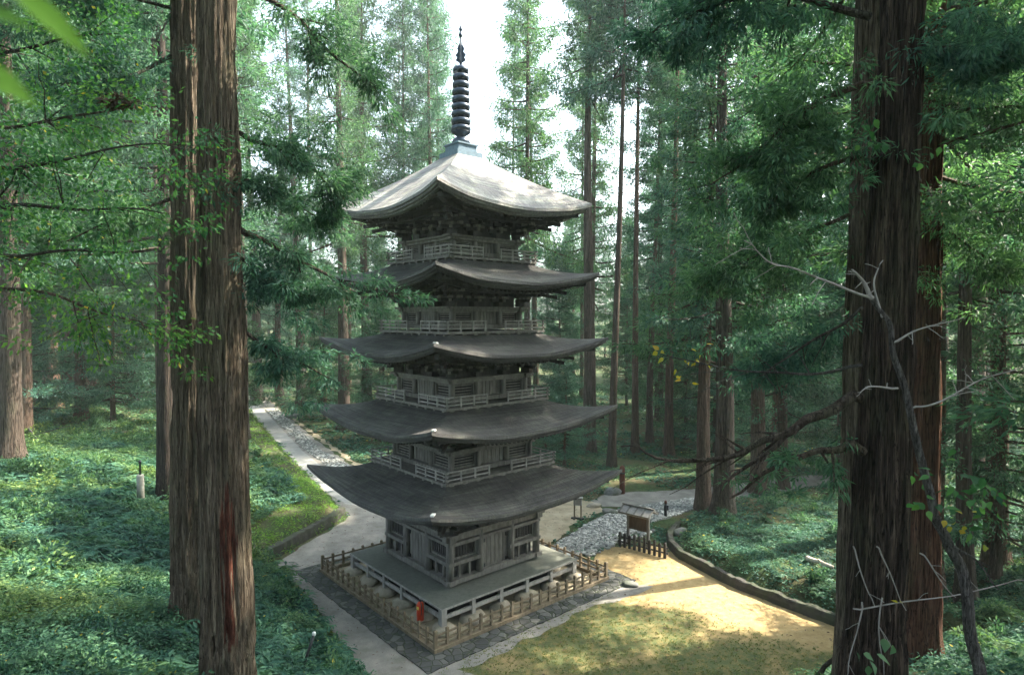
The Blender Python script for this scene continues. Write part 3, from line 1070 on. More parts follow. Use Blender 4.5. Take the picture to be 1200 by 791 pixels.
# spire ----------------------------------------------------------------
mb = MB()
mb.lathe([(0.09, 19.6), (0.07, 23.9), (0.05, 24.6), (0.035, 25.2)], 12)
fin = part(mb, 'finial', M['bronze'])
mb = MB()
mb.box((0, 0, 19.74), (1.42, 1.42, 0.22)); mb.box((0, 0, 20.02), (1.05, 1.05, 0.30)); mb.box((0, 0, 20.21), (1.16, 1.16, 0.07))
part(mb, 'dew_basin', M['bronze_pale'], fin)
mb = MB()
mb.lathe([(0.10, 20.24), (0.40, 20.26), (0.44, 20.36), (0.36, 20.52), (0.2, 20.62), (0.22, 20.66), (0.4, 20.78), (0.46, 20.84), (0.3, 20.86), (0.1, 20.87)], 20)
part(mb, 'lotus_bowl', M['bronze'], fin)
for j in range(9):
    z = 21.0 + j * 0.335
    r = 0.435 - 0.011 * j
    mb = MB()
    prof = [(r * 0.90, z - 0.13), (r * 1.02, z - 0.12), (r * 1.07, z - 0.02), (r * 1.02, z + 0.08), (r * 0.84, z + 0.12), (r * 0.78, z + 0.10), (r * 0.84, z - 0.08)]
    seg = 24
    vs = []; fs = []
    for rr, zz in prof:
        for k in range(seg):
            a = 2 * PI * k / seg
            vs.append((rr * math.cos(a), rr * math.sin(a), zz))
    n = len(prof)
    for q in range(n):
        for k in range(seg):
            fs.append((q * seg + k, q * seg + (k + 1) % seg, ((q + 1) % n) * seg + (k + 1) % seg, ((q + 1) % n) * seg + k))
    mb.add(vs, fs, smooth=True)
    mb.lathe([(0.16, z - 0.12), (0.16, z + 0.12)], 12)
    for q in range(4):
        a = q * PI / 2
        mb.bar((0.1 * math.cos(a), 0.1 * math.sin(a), z), (0.9 * r * math.cos(a), 0.9 * r * math.sin(a), z), 0.06, 0.05)
    for q in range(4):       # small hanging bells
        a = q * PI / 2 + 0.4
        mb.lathe([(0.012, z - 0.10), (0.035, z - 0.17)], 6, (r * math.cos(a), r * math.sin(a), 0))
    part(mb, 'ring', M['bronze'], fin)
mb = MB()
for q in range(4):           # openwork water flame: four cut blades
    a = q * PI / 2 + PI / 4
    pr = [(0.06, 24.0), (0.24, 24.12), (0.17, 24.26), (0.25, 24.36), (0.13, 24.52), (0.17, 24.66), (0.07, 24.86), (0.04, 25.05)]
    for s in (-0.015, 0.015):
        vs = [(0.03 * math.cos(a) - s * math.sin(a), 0.03 * math.sin(a) + s * math.cos(a), z) for _, z in pr] + \
             [(x * math.cos(a) - s * math.sin(a), x * math.sin(a) + s * math.cos(a), z) for x, z in pr]
        n = len(pr)
        fs = [(j, j + 1, n + j + 1, n + j) for j in range(n - 1)]
        mb.add(vs, fs if s > 0 else [tuple(reversed(f)) for f in fs])
part(mb, 'water_flame', M['bronze'], fin)
mb = MB()
mb.lathe([(0.02, 25.15), (0.09, 25.22), (0.10, 25.28), (0.05, 25.36), (0.03, 25.42), (0.085, 25.5), (0.08, 25.57), (0.03, 25.68), (0.004, 25.8)], 12)
part(mb, 'jewel', M['bronze'], fin)

# ------------------------------------------------------------------ fence round the pagoda
fen = empty('wooden_fence', (0, 0, 0), ROT)
tag(fen, 'low brown wooden post and rail fence running square around the foot of the pagoda', 'fence')
FH = 4.79
mb = MB()
for k in range(4):
    c = rot4(k, 0, -FH)
    mb.box((c[0], c[1], 0.09 + 0.001 * k), (2 * FH + 0.2 + 0.006 * k, 0.22, 0.17) if k % 2 == 0 else (0.22, 2 * FH + 0.2 + 0.006 * k, 0.17))
mb.build('kerb_beam', M['wood_brown'], fen)
for k in range(4):
    mb = MB()
    for zz in (0.38, 0.63):
        p0 = rot4(k, -FH, -FH); p1 = rot4(k, FH, -FH)
        mb.bar((p0[0], p0[1], zz + 0.004 * k), (p1[0], p1[1], zz + 0.004 * k), 0.05, 0.07)
    mb.build('rail', M['wood_brown'], fen)
post_me = None
npost = 18
for k in range(4):
    for j in range(npost):
        t = -1 + 2 * j / npost
        if post_me is None:
            mb = MB()
            mb.box((0, 0, 0.0), (0.10, 0.10, 0.62)); mb.add([(-0.05, -0.05, 0.31), (0.05, -0.05, 0.31), (0.05, 0.05, 0.31), (-0.05, 0.05, 0.31), (0, 0, 0.35)], [(0, 1, 4), (1, 2, 4), (2, 3, 4), (3, 0, 4)])
            o = mb.build('post', M['wood_brown'], fen); post_me = o.data
        else:
            o = link('post', post_me, fen)
        c = rot4(k, t * FH, -FH)
        o.location = (c[0], c[1], 0.48 + random.uniform(-0.015, 0.015))
        o.rotation_euler = (random.uniform(-.02, .02), random.uniform(-.02, .02), random.uniform(-.1, .1))
        o.scale = (1.25, 1.25, 1.12) if j == 0 else (1, 1, 1)

# stone strip and inner floor
def ringpoly(a, b):
    c, s = math.cos(ROT), math.sin(ROT)
    return [(c * x - s * y, s * x + c * y) for x, y in ((-a, -a), (a, -a), (a, a), (-a, a))]
def ring_sheet(name, a, b, z0, z1, mat, n=48, amp=0.03):
    mb = MB()
    r = random.Random(5)
    for k in range(4):
        vs = []
        for j in range(n + 1):
            t = -1 + 2 * j / n
            x, y = rot4(k, t * a, -a); vs.append((x, y, z1))
            o_ = b + (r.uniform(-amp, amp) if 0 < j < n else 0)
            x, y = rot4(k, t * o_, -o_); vs.append((x, y, z1))
            vs.append((x, y, z0))
        fs = []
        for j in range(n):
            q = j * 3
            fs += [(q + 1, q + 4, q + 3, q), (q + 2, q + 5, q + 4, q + 1)]
        mb.add(vs, fs)
    o = mb.build(name, mat)
    o.rotation_euler = (0, 0, ROT)
    tag(o, kind='structure')
ring_sheet('stone_paving', FH + 0.115, FH + 0.98, -0.02, 0.05, M['slab'])
mb = MB()
mb.add([(-FH, -FH, 0.03), (FH, -FH, 0.03), (FH, FH, 0.03), (-FH, FH, 0.03)], [(0, 1, 2, 3)])
o = mb.build('fenced_floor', M['dirt']); o.rotation_euler = (0, 0, ROT); tag(o, kind='structure')

# fire extinguisher under the veranda
c = pz(488, 716, 0.55)
cr_, sr_ = math.cos(ROT), math.sin(ROT)
lx, ly = cr_ * c[0] + sr_ * c[1], -sr_ * c[0] + cr_ * c[1]
ly = -DH - 0.16
wx, wy = cr_ * lx - sr_ * ly, sr_ * lx + cr_ * ly
fe = empty('fire_extinguisher', (wx, wy, 0.13), ROT)
tag(fe, 'bright red fire extinguisher box standing against the veranda edge near the front corner', 'extinguisher')
mb = MB(); mb.lathe([(0.13, 0), (0.15, 0.02), (0.15, 0.62), (0.11, 0.72), (0.05, 0.76)], 16); mb.build('cylinder', M['red'], fe)
mb = MB(); mb.box((0, 0, 0.8), (0.12, 0.05, 0.07)); mb.bar((0, 0, 0.8), (0.16, 0, 0.86), 0.04, 0.03); mb.tube([(0.05, -0.03, 0.8), (0.16, -0.05, 0.7), (0.17, -0.06, 0.3)], 0.018, 6); mb.build('valve', M['black'], fe)
mb = MB()
for q in range(7):
    a0 = -PI / 2 - 0.6 + 1.2 * q / 7; a1 = -PI / 2 - 0.6 + 1.2 * (q + 1) / 7
    mb.add([(0.153 * math.cos(a0), 0.153 * math.sin(a0), 0.48), (0.153 * math.cos(a1), 0.153 * math.sin(a1), 0.48), (0.153 * math.cos(a1), 0.153 * math.sin(a1), 0.6), (0.153 * math.cos(a0), 0.153 * math.sin(a0), 0.6)], [(0, 1, 2, 3)])
mb.build('tag_plate', M['yellow'], fe)

# ------------------------------------------------------------------ notice board and its pickets
p0 = pz(731, 636); p1 = pz(765, 645)
mid = (p0 + p1) / 2
ang = math.atan2(p1[1] - p0[1], p1[0] - p0[0])
nb = empty('notice_board', (mid[0], mid[1], 0), ang)
nb.scale = (0.88, 0.88, 0.88)
tag(nb, 'brown wooden notice board on two posts under a small pale plank roof', 'notice board')
wb = 1.35
for s in (-1, 1):
    mb = MB(); mb.box((s * wb / 2, 0, 1.05), (0.15, 0.15, 2.1)); mb.build('post', M['wood'], nb)
mb = MB(); mb.box((0, -0.02, 1.55), (wb - 0.16, 0.06, 0.85)); mb.bar((-wb / 2, 0, 2.03), (wb / 2, 0, 2.03), 0.1, 0.12); mb.bar((-wb / 2, 0, 1.07), (wb / 2, 0, 1.07), 0.1, 0.1); mb.build('board', M['wood_board'], nb)
mb = MB()
for s in (-1, 1):
    for q in range(5):
        x = -1.0 + q * 0.4
    mb.add([(-1.02, 0, 2.42), (1.02, 0, 2.42), (1.02, s * 0.62, 2.08), (-1.02, s * 0.62, 2.08), (-1.02, 0, 2.36), (1.02, 0, 2.36), (1.02, s * 0.62, 2.02), (-1.02, s * 0.62, 2.02)],
           [(0, 1, 2, 3), (7, 6, 5, 4), (3, 2, 6, 7), (0, 3, 7, 4), (2, 1, 5, 6)])
rf = mb.build('roof', M['wood_pale'], nb)
mb = MB()
for s in (-1, 1):
    for q in range(5):
        x = -1.0 + q * 0.5
        mb.bar((x, 0, 2.45), (x, s * 0.64, 2.10), 0.07, 0.05)
    mb.bar((-1.04, s * 0.63, 2.10), (1.04, s * 0.63, 2.10), 0.05, 0.09)
mb.bar((-1.06, 0, 2.47), (1.06, 0, 2.47), 0.14, 0.08)
mb.build('batten', M['wood'], rf)
pf = empty('picket_fence', (mid[0] - 0.02, mid[1] - 0.75, 0), ang)
tag(pf, 'short row of dark pointed pickets standing in front of the notice board', 'fence')
for q in range(10):
    mb = MB()
    x = -1.3 + q * 0.29
    hh = 0.72 + random.uniform(-0.06, 0.06)
    mb.box((x, 0, hh / 2), (0.13, 0.08, hh)); mb.add([(x - 0.065, -0.04, hh), (x + 0.065, -0.04, hh), (x + 0.065, 0.04, hh), (x - 0.065, 0.04, hh), (x, 0, hh + 0.08)], [(0, 1, 4), (1, 2, 4), (2, 3, 4), (3, 0, 4)])
    mb.build('picket', M['wood_dark'], pf)
mb = MB(); mb.bar((-1.45, 0.055, 0.25), (1.45, 0.055, 0.25), 0.04, 0.08); mb.bar((-1.45, 0.055, 0.52), (1.45, 0.055, 0.52), 0.04, 0.08); mb.build('rail', M['wood_dark'], pf)

# small stand behind the tower
c = pz(677, 608)
st = empty('wooden_stand', (c[0], c[1], 0), -0.3)
tag(st, 'small pale wooden box stand on two legs in the sandy yard behind the pagoda', 'stand')
for s in (-1, 1):
    mb = MB(); mb.box((s * 0.2, 0, 0.45), (0.08, 0.08, 0.9)); mb.build('leg', M['wood_brown'], st)
mb = MB(); mb.box((0, 0, 0.05), (0.8, 0.16, 0.09)); mb.box((-0.2, 0, 0.04), (0.14, 0.5, 0.08)); mb.box((0.2, 0, 0.045), (0.14, 0.5, 0.08)); mb.build('foot', M['wood_dark'], st)
mb = MB(); mb.box((0, 0, 1.08), (0.5, 0.22, 0.42)); mb.box((0, 0, 1.31), (0.6, 0.34, 0.05)); mb.build('box', M['wood_pale'], st)

c = pz(729, 578)
bp = empty('marker_post', (c[0], c[1], 0), 0.2)
tag(bp, 'short thick red brown wooden post beside the shrubs behind the notice board', 'post')
mb = MB(); mb.lathe([(0.2, 0), (0.19, 1.75), (0.15, 1.9), (0.05, 1.96)], 10); mb.build('shaft', M['wood_red'], bp)
mb = MB(); mb.lathe([(0.22, 1.4), (0.22, 1.5)], 10); mb.build('band', M['black'], bp)
c = pz(780, 606)
bp = empty('wooden_stake', (c[0], c[1], 0), 0.2)
tag(bp, 'small dark stake with a red tip in the gravel right of the notice board', 'stake')
mb = MB(); mb.lathe([(0.1, 0), (0.08, 0.85)], 8); mb.box((0.0, -0.06, 0.6), (0.3, 0.03, 0.3)); mb.build('shaft', M['black'], bp)
mb = MB(); mb.lathe([(0.085, 0.85), (0.085, 1.0), (0.03, 1.05)], 8); mb.build('tip', M['wood_red'], bp)

# pale pipe post on the left slope
c = np.array([-16.0, 2.2, 0]); c[2] = hz(c[0], c[1])
c = pd(165, 588, 30.4)
zt = hz(c[0], c[1])
pp_ = empty('pipe_post', (c[0], c[1], zt - 0.1), 0)
tag(pp_, 'pale upright pipe post with a thin dark rod on top in the left undergrowth', 'post')
mb = MB(); mb.lathe([(0.17, -0.3), (0.165, 1.5), (0.14, 1.55)], 16); mb.build('pipe', M['pipe'], pp_)
mb = MB(); mb.lathe([(0.05, 1.5), (0.045, 2.1), (0.07, 2.12), (0.06, 2.25)], 8); mb.build('rod', M['black'], pp_)

# leaning garden spotlight at the lower left of the path
c = pz(352, 789, 1.2); c2 = pd(368, 743, 19.6)
gz_ = hz(c[0], c[1])
gl = empty('garden_spotlight', (c[0], c[1], gz_), 0)
tag(gl, 'slim leaning black spotlight pole with a white head in the bank below the gravel path', 'spotlight')
top = Vector(c2) - Vector((c[0], c[1], gz_))
mb = MB(); mb.tube([(0, 0, -0.1), top * 0.5, top], 0.045, 8); mb.build('pole', M['black'], gl)
mb = MB(); mb.lathe([(0.035, -0.05), (0.06, 0), (0.055, 0.06), (0.02, 0.08)], 10, tuple(top)); mb.build('head', M['white'], gl)
mb = MB(); mb.lathe([(0.03, 0.0), (0.13, 0.02), (0.13, 0.12), (0.05, 0.16)], 10, (-0.12, -0.05, 0.05)); mb.build('base_lamp', M['white'], gl)

# ------------------------------------------------------------------ walls, rocks, logs
def wall_strip(name, pts, th, hh, mat, label, cat, side=1, seed=3, z0=-0.2):
    r = random.Random(seed)
    P = []
    for i in range(len(pts) - 1):
        a = Vector(pts[i]); b = Vector(pts[i + 1])
        k = max(1, int((b - a).length / 0.25))
        for j in range(k):
            P.append(a.lerp(b, j / k))
    P.append(Vector(pts[-1]))
    mb = MB(); vs = []
    for i, p in enumerate(P):
        d = (P[min(i + 1, len(P) - 1)] - P[max(i - 1, 0)]).normalized()
        n = Vector((-d.y, d.x)) * side
        j = r.uniform(-0.03, 0.03); j2 = r.uniform(-0.035, 0.035)
        for (t, z) in ((0 + j, z0), (0.0 + j, hh * 0.5), (0.04 + j, hh - 0.05 + j2), (0.08, hh + j2), (th - 0.05, hh + j2 * 1.5), (th, hh - 0.1), (th, z0)):
            q = p + n * t
            vs.append((q.x, q.y, z))
    m = 7; fs = []
    for i in range(len(P) - 1):
        for k in range(m - 1):
            fs.append((i * m + k, (i + 1) * m + k, (i + 1) * m + k + 1, i * m + k + 1))
    fs.append(tuple(range(m))); fs.append(tuple((len(P) - 1) * m + k for k in range(m))[::-1])
    mb.add(vs, fs)
    o = mb.build(name, mat)
    return tag(o, label, cat)
wall_strip('stone_wall', [(12.4, 5.8), (11.3, 4.2), (10.9, 2.6), (10.95, 1.3), (12.3, -2.3), (15, -6.4), (17.6, -10.4)], 0.36, 0.42, M['stone_dark'], 'low dark stone retaining wall curving along the right side of the sandy court', 'wall', 1, 3)
wall_strip('stone_wall', [(-7.15, 9.4), (-7.7, 7.3), (-8.9, 4.2), (-10.2, 1.2), (-10.6, -0.4)], 0.45, 0.62, M['stone_dark'], 'mossy dark retaining edge at the corner of the green bank left of the pagoda', 'wall', -1, 4)

def rock(u, v, s, label, seed, mat='stone'):
    c = pz(u, v)
    mb = MB(); blob(mb, (0, 0, 0), s, seed, 3)
    o = mb.build('rock', M[mat]); o.location = (c[0], c[1], hz(c[0], c[1]) + s[2] * 0.35)
    tag(o, label, 'rock')
rock(715, 601, (0.5, 0.35, 0.22), 'flat pale boulder at the edge of the gravel between stand and notice board', 1)
rock(696, 594, (0.45, 0.3, 0.2), 'whitish rounded rock just right of the small box stand', 2, 'stone_beige')
rock(718, 579, (0.6, 0.4, 0.35), 'grey boulder at the foot of the red brown post', 3)
rock(738, 686, (0.4, 0.28, 0.15), 'small dark rock at the outer right corner of the stone paving', 4)
rock(345, 489, (1.0, 0.7, 0.35), 'pale flat boulder on the grass right of the lane near the far trees', 5)
rock(797, 628, (0.5, 0.35, 0.3), 'round stone at the tip of the right retaining wall', 6)

def log(name, a, b, r, mat, label, cat='log', n=7, taper=0.6, twigs=0):
    a = Vector(a); b = Vector(b)
    root = empty(name, tuple(a))
    tag(root, label, cat)
    mb = MB()
    pts = []
    for j in range(n):
        t = j / (n - 1)
        pts.append((b - a) * t + Vector((random.uniform(-1, 1), random.uniform(-1, 1), random.uniform(-.5, .5))) * r * 0.6 * (0 < j < n - 1))
    mb.tube(pts, [r * (1 - (1 - taper) * j / (n - 1)) for j in range(n)], 9, jag=0.08)
    mb.build('stem', mat, root)
    for q in range(twigs):
        mb = MB()
        i = random.randint(2, n - 2)
        p = pts[i]
        d = Vector((random.uniform(-1, 1), random.uniform(-1, 1), random.uniform(0.2, 1))) * (b - a).length * 0.25
        mb.tube([p, p + d * 0.5 + Vector((0, 0, 0.04)), p + d], [r * 0.4, r * 0.3, r * 0.12], 6)
        mb.build('twig', mat, root)
def gp(u, v, z=0.6, up=0.08):
    q = pz(u, v, z)
    return (q[0], q[1], hz(q[0], q[1]) + up)
log('fallen_log', gp(946, 656, 0.9, 0.22), gp(976, 669, 0.9, 0.3), 0.12, M['log'], 'short pale broken log lying on the green bank right of the wall', twigs=1)
log('fallen_branch', pd(955, 795, 14.5), pd(997, 752, 14.0), 0.06, M['limb'], 'dark bare branch leaning against the foot of the big right trunk', 'branch', twigs=2)
log('fallen_branch', gp(4, 478, 4.6, 0.5), gp(50, 530, 4.2, 0.25), 0.09, M['twig'], 'grey dead branch sloping down from the trunk at the left edge into the undergrowth', 'branch', twigs=3)

# pebbles ---------------------------------------------------------------
def pebbles(name, poly, n, s0, s1, z, seed, label=None):
    r = np.random.default_rng(seed)
    poly = np.array(poly)
    lo = poly.min(0); hi = poly.max(0)
    pts = r.uniform(lo, hi, (n * 6, 2))
    pts = pts[inside(poly, pts[:, 0], pts[:, 1])][:n]
    n = len(pts)
    import bmesh
    bm = bmesh.new(); bmesh.ops.create_icosphere(bm, subdivisions=1, radius=1)
    T = np.array([v.co[:] for v in bm.verts]); Fa = np.array([[v.index for v in f.verts] for f in bm.faces]); bm.free()
    s = r.uniform(s0, s1, (n, 1)) * r.uniform(0.7, 1.3, (n, 3)) * np.array([1, 1, 0.6])
    ang = r.uniform(0, 6.28, n)
    jit = 1 + r.uniform(-0.2, 0.2, (n, len(T)))
    P = T[None] * s[:, None] * jit[..., None]
    c, sn = np.cos(ang)[:, None], np.sin(ang)[:, None]
    X = P[..., 0] * c - P[..., 1] * sn + pts[:, :1]
    Y = P[..., 0] * sn + P[..., 1] * c + pts[:, 1:]
    Z = P[..., 2] + z + s[:, 2:] * 0.4
    V = np.stack([X, Y, Z], -1).reshape(-1, 3)
    Fq = (Fa[None] + (np.arange(n) * len(T))[:, None, None]).reshape(-1, 3)
    tag(link(name, np_mesh(name, V, Fq, [M['pebble']])), kind='stuff')
pebbles('gravel', gbed, 5200, 0.04, 0.12, 0.025, 11)
pebbles('gutter_stones', [(-7.0, 15.0), (-14.2, 28.6), (-25.8, 54.6), (-24.2, 54.6), (-12.8, 28.6), (-5.4, 16)], 3800, 0.05, 0.16, 0.015, 12)
kerbline = [(4.2, 1.6), (6.6, 1.95), (8.2, 3.2), (9.9, 4.3), (11.0, 5.2), (11.0, 5.5), (9.6, 4.7), (7.9, 3.7), (6.4, 2.4), (4.2, 2.0)]
pebbles('kerb_stones', kerbline, 150, 0.1, 0.2, 0.01, 13)

# ------------------------------------------------------------------ foliage helpers
def unit(a):
    return a / np.maximum(np.linalg.norm(a, axis=-1, keepdims=True), 1e-9)

def leaf_quads(base, d, nrm, ln, wd):
    """diamond leaves; base (n,3), d direction, nrm rough normal"""
    d = unit(d)
    s = unit(np.cross(d, nrm))
    n = np.cross(s, d)
    ln = ln[:, None]; wd = wd[:, None]
    mid_ = base + d * ln * 0.45 - n * wd * 0.12
    V = np.stack([base, mid_ - s * wd * 0.5 + n * wd * 0.12, base + d * ln - n * ln * 0.12, mid_ + s * wd * 0.5 + n * wd * 0.12], 1)
    return V.reshape(-1, 3)

def quads_faces(n, off=0):
    return np.arange(n * 4).reshape(n, 4) + off

def tuft(r, C, rad, n, ln, wd, droop=0.25, flat=0.65, outd=None):
    """C (m,3) clump centres, n leaves each"""
    m = len(C)
    d = unit(r.normal(size=(m, n, 3)) * np.array([1, 1, 0.75]))
    rr = rad[:, None, None] * r.uniform(0.15, 1.0, (m, n, 1)) ** 0.7
    pos = C[:, None] + d * rr * np.array([1, 1, flat])
    dirs = d * 0.9 + r.normal(size=(m, n, 3)) * 0.45
    if outd is not None:
        dirs = dirs + outd[:, None] * 0.7
    dirs[..., 2] -= droop
    nr = r.normal(size=(m, n, 3)) * 0.6 + np.array([0, 0, 1.0])
    L = r.uniform(ln * 0.6, ln * 1.3, m * n); Wd = r.uniform(wd * 0.6, wd * 1.3, m * n)
    return leaf_quads(pos.reshape(-1, 3), dirs.reshape(-1, 3), nr.reshape(-1, 3), L, Wd)

def tubes_np(paths, seg=4):
    """paths: list of (pts (k,3), radii (k,)) -> V,F"""
    Vs = []; Fs = []; off = 0
    for pts, rad in paths:
        k = len(pts)
        t = unit(np.gradient(pts, axis=0))
        ref = np.where(np.abs(t[:, 2:]) > 0.9, np.array([[1.0, 0, 0]]), np.array([[0, 0, 1.0]]))
        s = unit(np.cross(t, ref)); u = np.cross(t, s)
        a = np.arange(seg) * 2 * PI / seg
        ring = pts[:, None] + (s[:, None] * np.cos(a)[None, :, None] + u[:, None] * np.sin(a)[None, :, None]) * rad[:, None, None]
        Vs.append(ring.reshape(-1, 3))
        i = np.arange(k - 1)[:, None] * seg; j = np.arange(seg)[None]
        jn = (j + 1) % seg
        Fs.append(np.stack([i + j, i + jn, i + seg + jn, i + seg + j], -1).reshape(-1, 4) + off)
        off += k * seg
    return np.concatenate(Vs), np.concatenate(Fs)

def cedar_crown(seed, H, cb, Lmax, nl, nleaf, ln, wd, dens=1.5, leafm='needle', droopy=0.3, rmin=0.35, rmax=0.8, top=0.75):
    r = np.random.default_rng(seed)
    paths = []; C = []; RAD = []; OUT = []
    az = r.uniform(0, 6.28)
    for i in range(nl):
        t = (i + r.uniform(0, 1)) / nl
        h = cb + (H - cb) * t ** 0.95
        az += 2.399963 + r.uniform(-0.5, 0.5)
        L = Lmax * ((1 - t) ** top) * r.uniform(0.45, 1.15) + 0.5
        if r.uniform() < 0.06: L *= 1.3
        a = -droopy * r.uniform(0.3, 1.6) * (1 - t) + 0.25 * t
        b = 0.28 * r.uniform(0.2, 1.3)
        s = np.linspace(0, 1, 6)
        bend = r.uniform(-0.25, 0.25)
        x = np.cos(az + bend * s) * s * L; y = np.sin(az + bend * s) * s * L
        z = h + L * (a * s + b * s * s)
        pts = np.stack([x, y, z], 1)
        paths.append((pts, (0.02 + 0.013 * L) * (1 - 0.85 * s)))
        k = int(L * dens) + 2
        for q in range(k):
            sq = 0.28 + 0.75 * (q + r.uniform(0, 0.8)) / k
            p = np.array([np.interp(min(sq, 1), s, pts[:, c]) for c in range(3)])
            lat = r.normal() * 0.16 * L * min(sq, 0.8)
            p = p + np.array([-math.sin(az), math.cos(az), 0]) * lat + np.array([0, 0, r.uniform(-0.35, 0.15)])
            C.append(p); RAD.append(r.uniform(rmin, rmax) * (0.75 + 0.05 * L)); OUT.append([math.cos(az), math.sin(az), -0.1])
    C = np.array(C); RAD = np.array(RAD); OUT = np.array(OUT)
    LV = tuft(r, C, RAD, nleaf, ln, wd, 0.3, 0.7, OUT)
    TV, TF = tubes_np(paths, 4)
    nL = len(LV) // 4
    V = np.concatenate([LV, TV]); F = np.concatenate([quads_faces(nL), TF + len(LV)])
    mi = np.concatenate([np.zeros(nL, int), np.ones(len(TF), int)])
    return np_mesh('crown', V, F, [M[leafm], M['limb']], mi)

def trunk_mesh(seed, H, d, seg=14, rows=26, bark='bark', ridges=0.05, lean=0.0, topfrac=0.04, flare=0.45, fl_h=0.9, scar=None, bend=0.15):
    r = np.random.default_rng(seed)
    zz = np.concatenate([np.linspace(-0.6, 2.0, max(5, rows // 5)), np.linspace(2.0, H, rows)[1:]])
    a = np.arange(seg) * 2 * PI / seg
    ph = r.uniform(0, 6.28, 12); am = r.uniform(0.3, 1.0, 12); fr = r.integers(3, max(5, seg // 3), 12)
    A, Z = np.meshgrid(a, zz)
    rad = d / 2 * (topfrac + (1 - topfrac) * np.clip(1 - np.maximum(Z, 0) / H, 0, 1) ** 0.85)
    rad = rad * (1 + flare * np.exp(-np.maximum(Z, 0) / fl_h) * (1 + 0.35 * np.sin(A * 5 + ph[0])))
    rid = sum(am[q] * np.sin(fr[q] * A + ph[q] + 0.25 * np.sin(Z * 0.35 * (1 + 0.3 * q) + ph[q])) for q in range(12)) / 5
    rad = rad * (1 + ridges * rid)
    if seg > 60:
        n = r.normal(size=(len(zz), seg))
        for _ in range(6):     # smooth strongly along the trunk: fibrous vertical strips
            n = (np.roll(n, 1, 0) + n * 1.2 + np.roll(n, -1, 0)) / 2.1
        n = n / n.std()
        rad = rad + n * d * 0.014
        w = r.normal(size=(len(zz), seg))
        for _ in range(14):
            w = (np.roll(w, 1, 0) + w + np.roll(w, -1, 0)) / 3
        for _ in range(3):
            w = (np.roll(w, 1, 1) + w + np.roll(w, -1, 1)) / 3
        w = w / w.std()
        rad = rad + np.clip(w, -1.2, 1.5) * d * 0.016 - (w < -0.9) * d * 0.02
    X = rad * np.cos(A) + bend * np.sin(Z * 0.13 + ph[1]) * np.clip(Z / 6, 0, 1) + lean * Z
    Y = rad * np.sin(A) + bend * np.cos(Z * 0.11 + ph[2]) * np.clip(Z / 6, 0, 1)
    nr = len(zz)
    V = np.stack([X, Y, Z], -1).reshape(-1, 3)
    i = np.arange(nr - 1)[:, None] * seg; j = np.arange(seg)[None]; jn = (j + 1) % seg
    F = np.stack([i + j, i + jn, i + seg + jn, i + seg + j], -1).reshape(-1, 4)
    me = np_mesh('trunk', V, F, [M[bark]], smooth=True)
    if scar is not None:
        at = me.attributes.new('scar', 'FLOAT', 'POINT')
        at.data.foreach_set('value', scar(A, Z).ravel().astype(np.float32))
    return me

# shared variants (unit sized: 36 m tall, trunk 1 m)
TR = [trunk_mesh(50 + q, 36, 1.0, 16, 26) for q in range(4)]
CR_HIGH = [cedar_crown(200 + q, 37, 13, 4.3, 74, 84, 0.30, 0.085, 1.0, rmin=0.5, rmax=1.15) for q in range(3)]
CR_MID = [cedar_crown(220 + q, 37, 9, 4.8, 84, 84, 0.30, 0.085, 1.0, rmin=0.5, rmax=1.15) for q in range(3)]
CR_LOW = [cedar_crown(240 + q, 37, 4.5, 4.9, 100, 84, 0.30, 0.085, 1.0, rmin=0.5, rmax=1.15) for q in range(3)]
CR_TOP = [cedar_crown(260 + q, 37, 24, 4.6, 56, 90, 0.30, 0.09, 1.0, rmin=0.5, rmax=1.15) for q in range(2)]
CR_UNDER = [cedar_crown(280 + q, 18, 2.0, 4.6, 110, 60, 0.26, 0.075, 1.6) for q in range(2)]
tcount = [0]
def cedar(x, y, dia, H, kind, label, group=None, rz=None, cs=1.0, z=None, cat='tree', name='cedar_tree'):
    i = tcount[0]; tcount[0] += 1
    z = hz(x, y) if z is None else z
    root = empty(name, (x, y, z), rz if rz is not None else random.uniform(0, 6.28))
    tag(root, label, cat, group)
    root.rotation_euler.x = random.gauss(0, 0.012); root.rotation_euler.y = random.gauss(0, 0.012)
    t = link('trunk', TR[i % 4], root); 
    h0 = 18.0 if kind is CR_UNDER else 36.0
    t.scale = (dia, dia, (H / 36.0))
    c = link('crown', kind[i % len(kind)], root)
    sxy = cs * (0.8 + 0.2 * H / h0)
    c.scale = (sxy, sxy, H / h0)
    return root
def cz(u, v, z=0.0):
    q = pz(u, v, z); return q[0], q[1]
def cdp(u, dep):
    q = pd(u, 370, dep); return q[0], q[1]

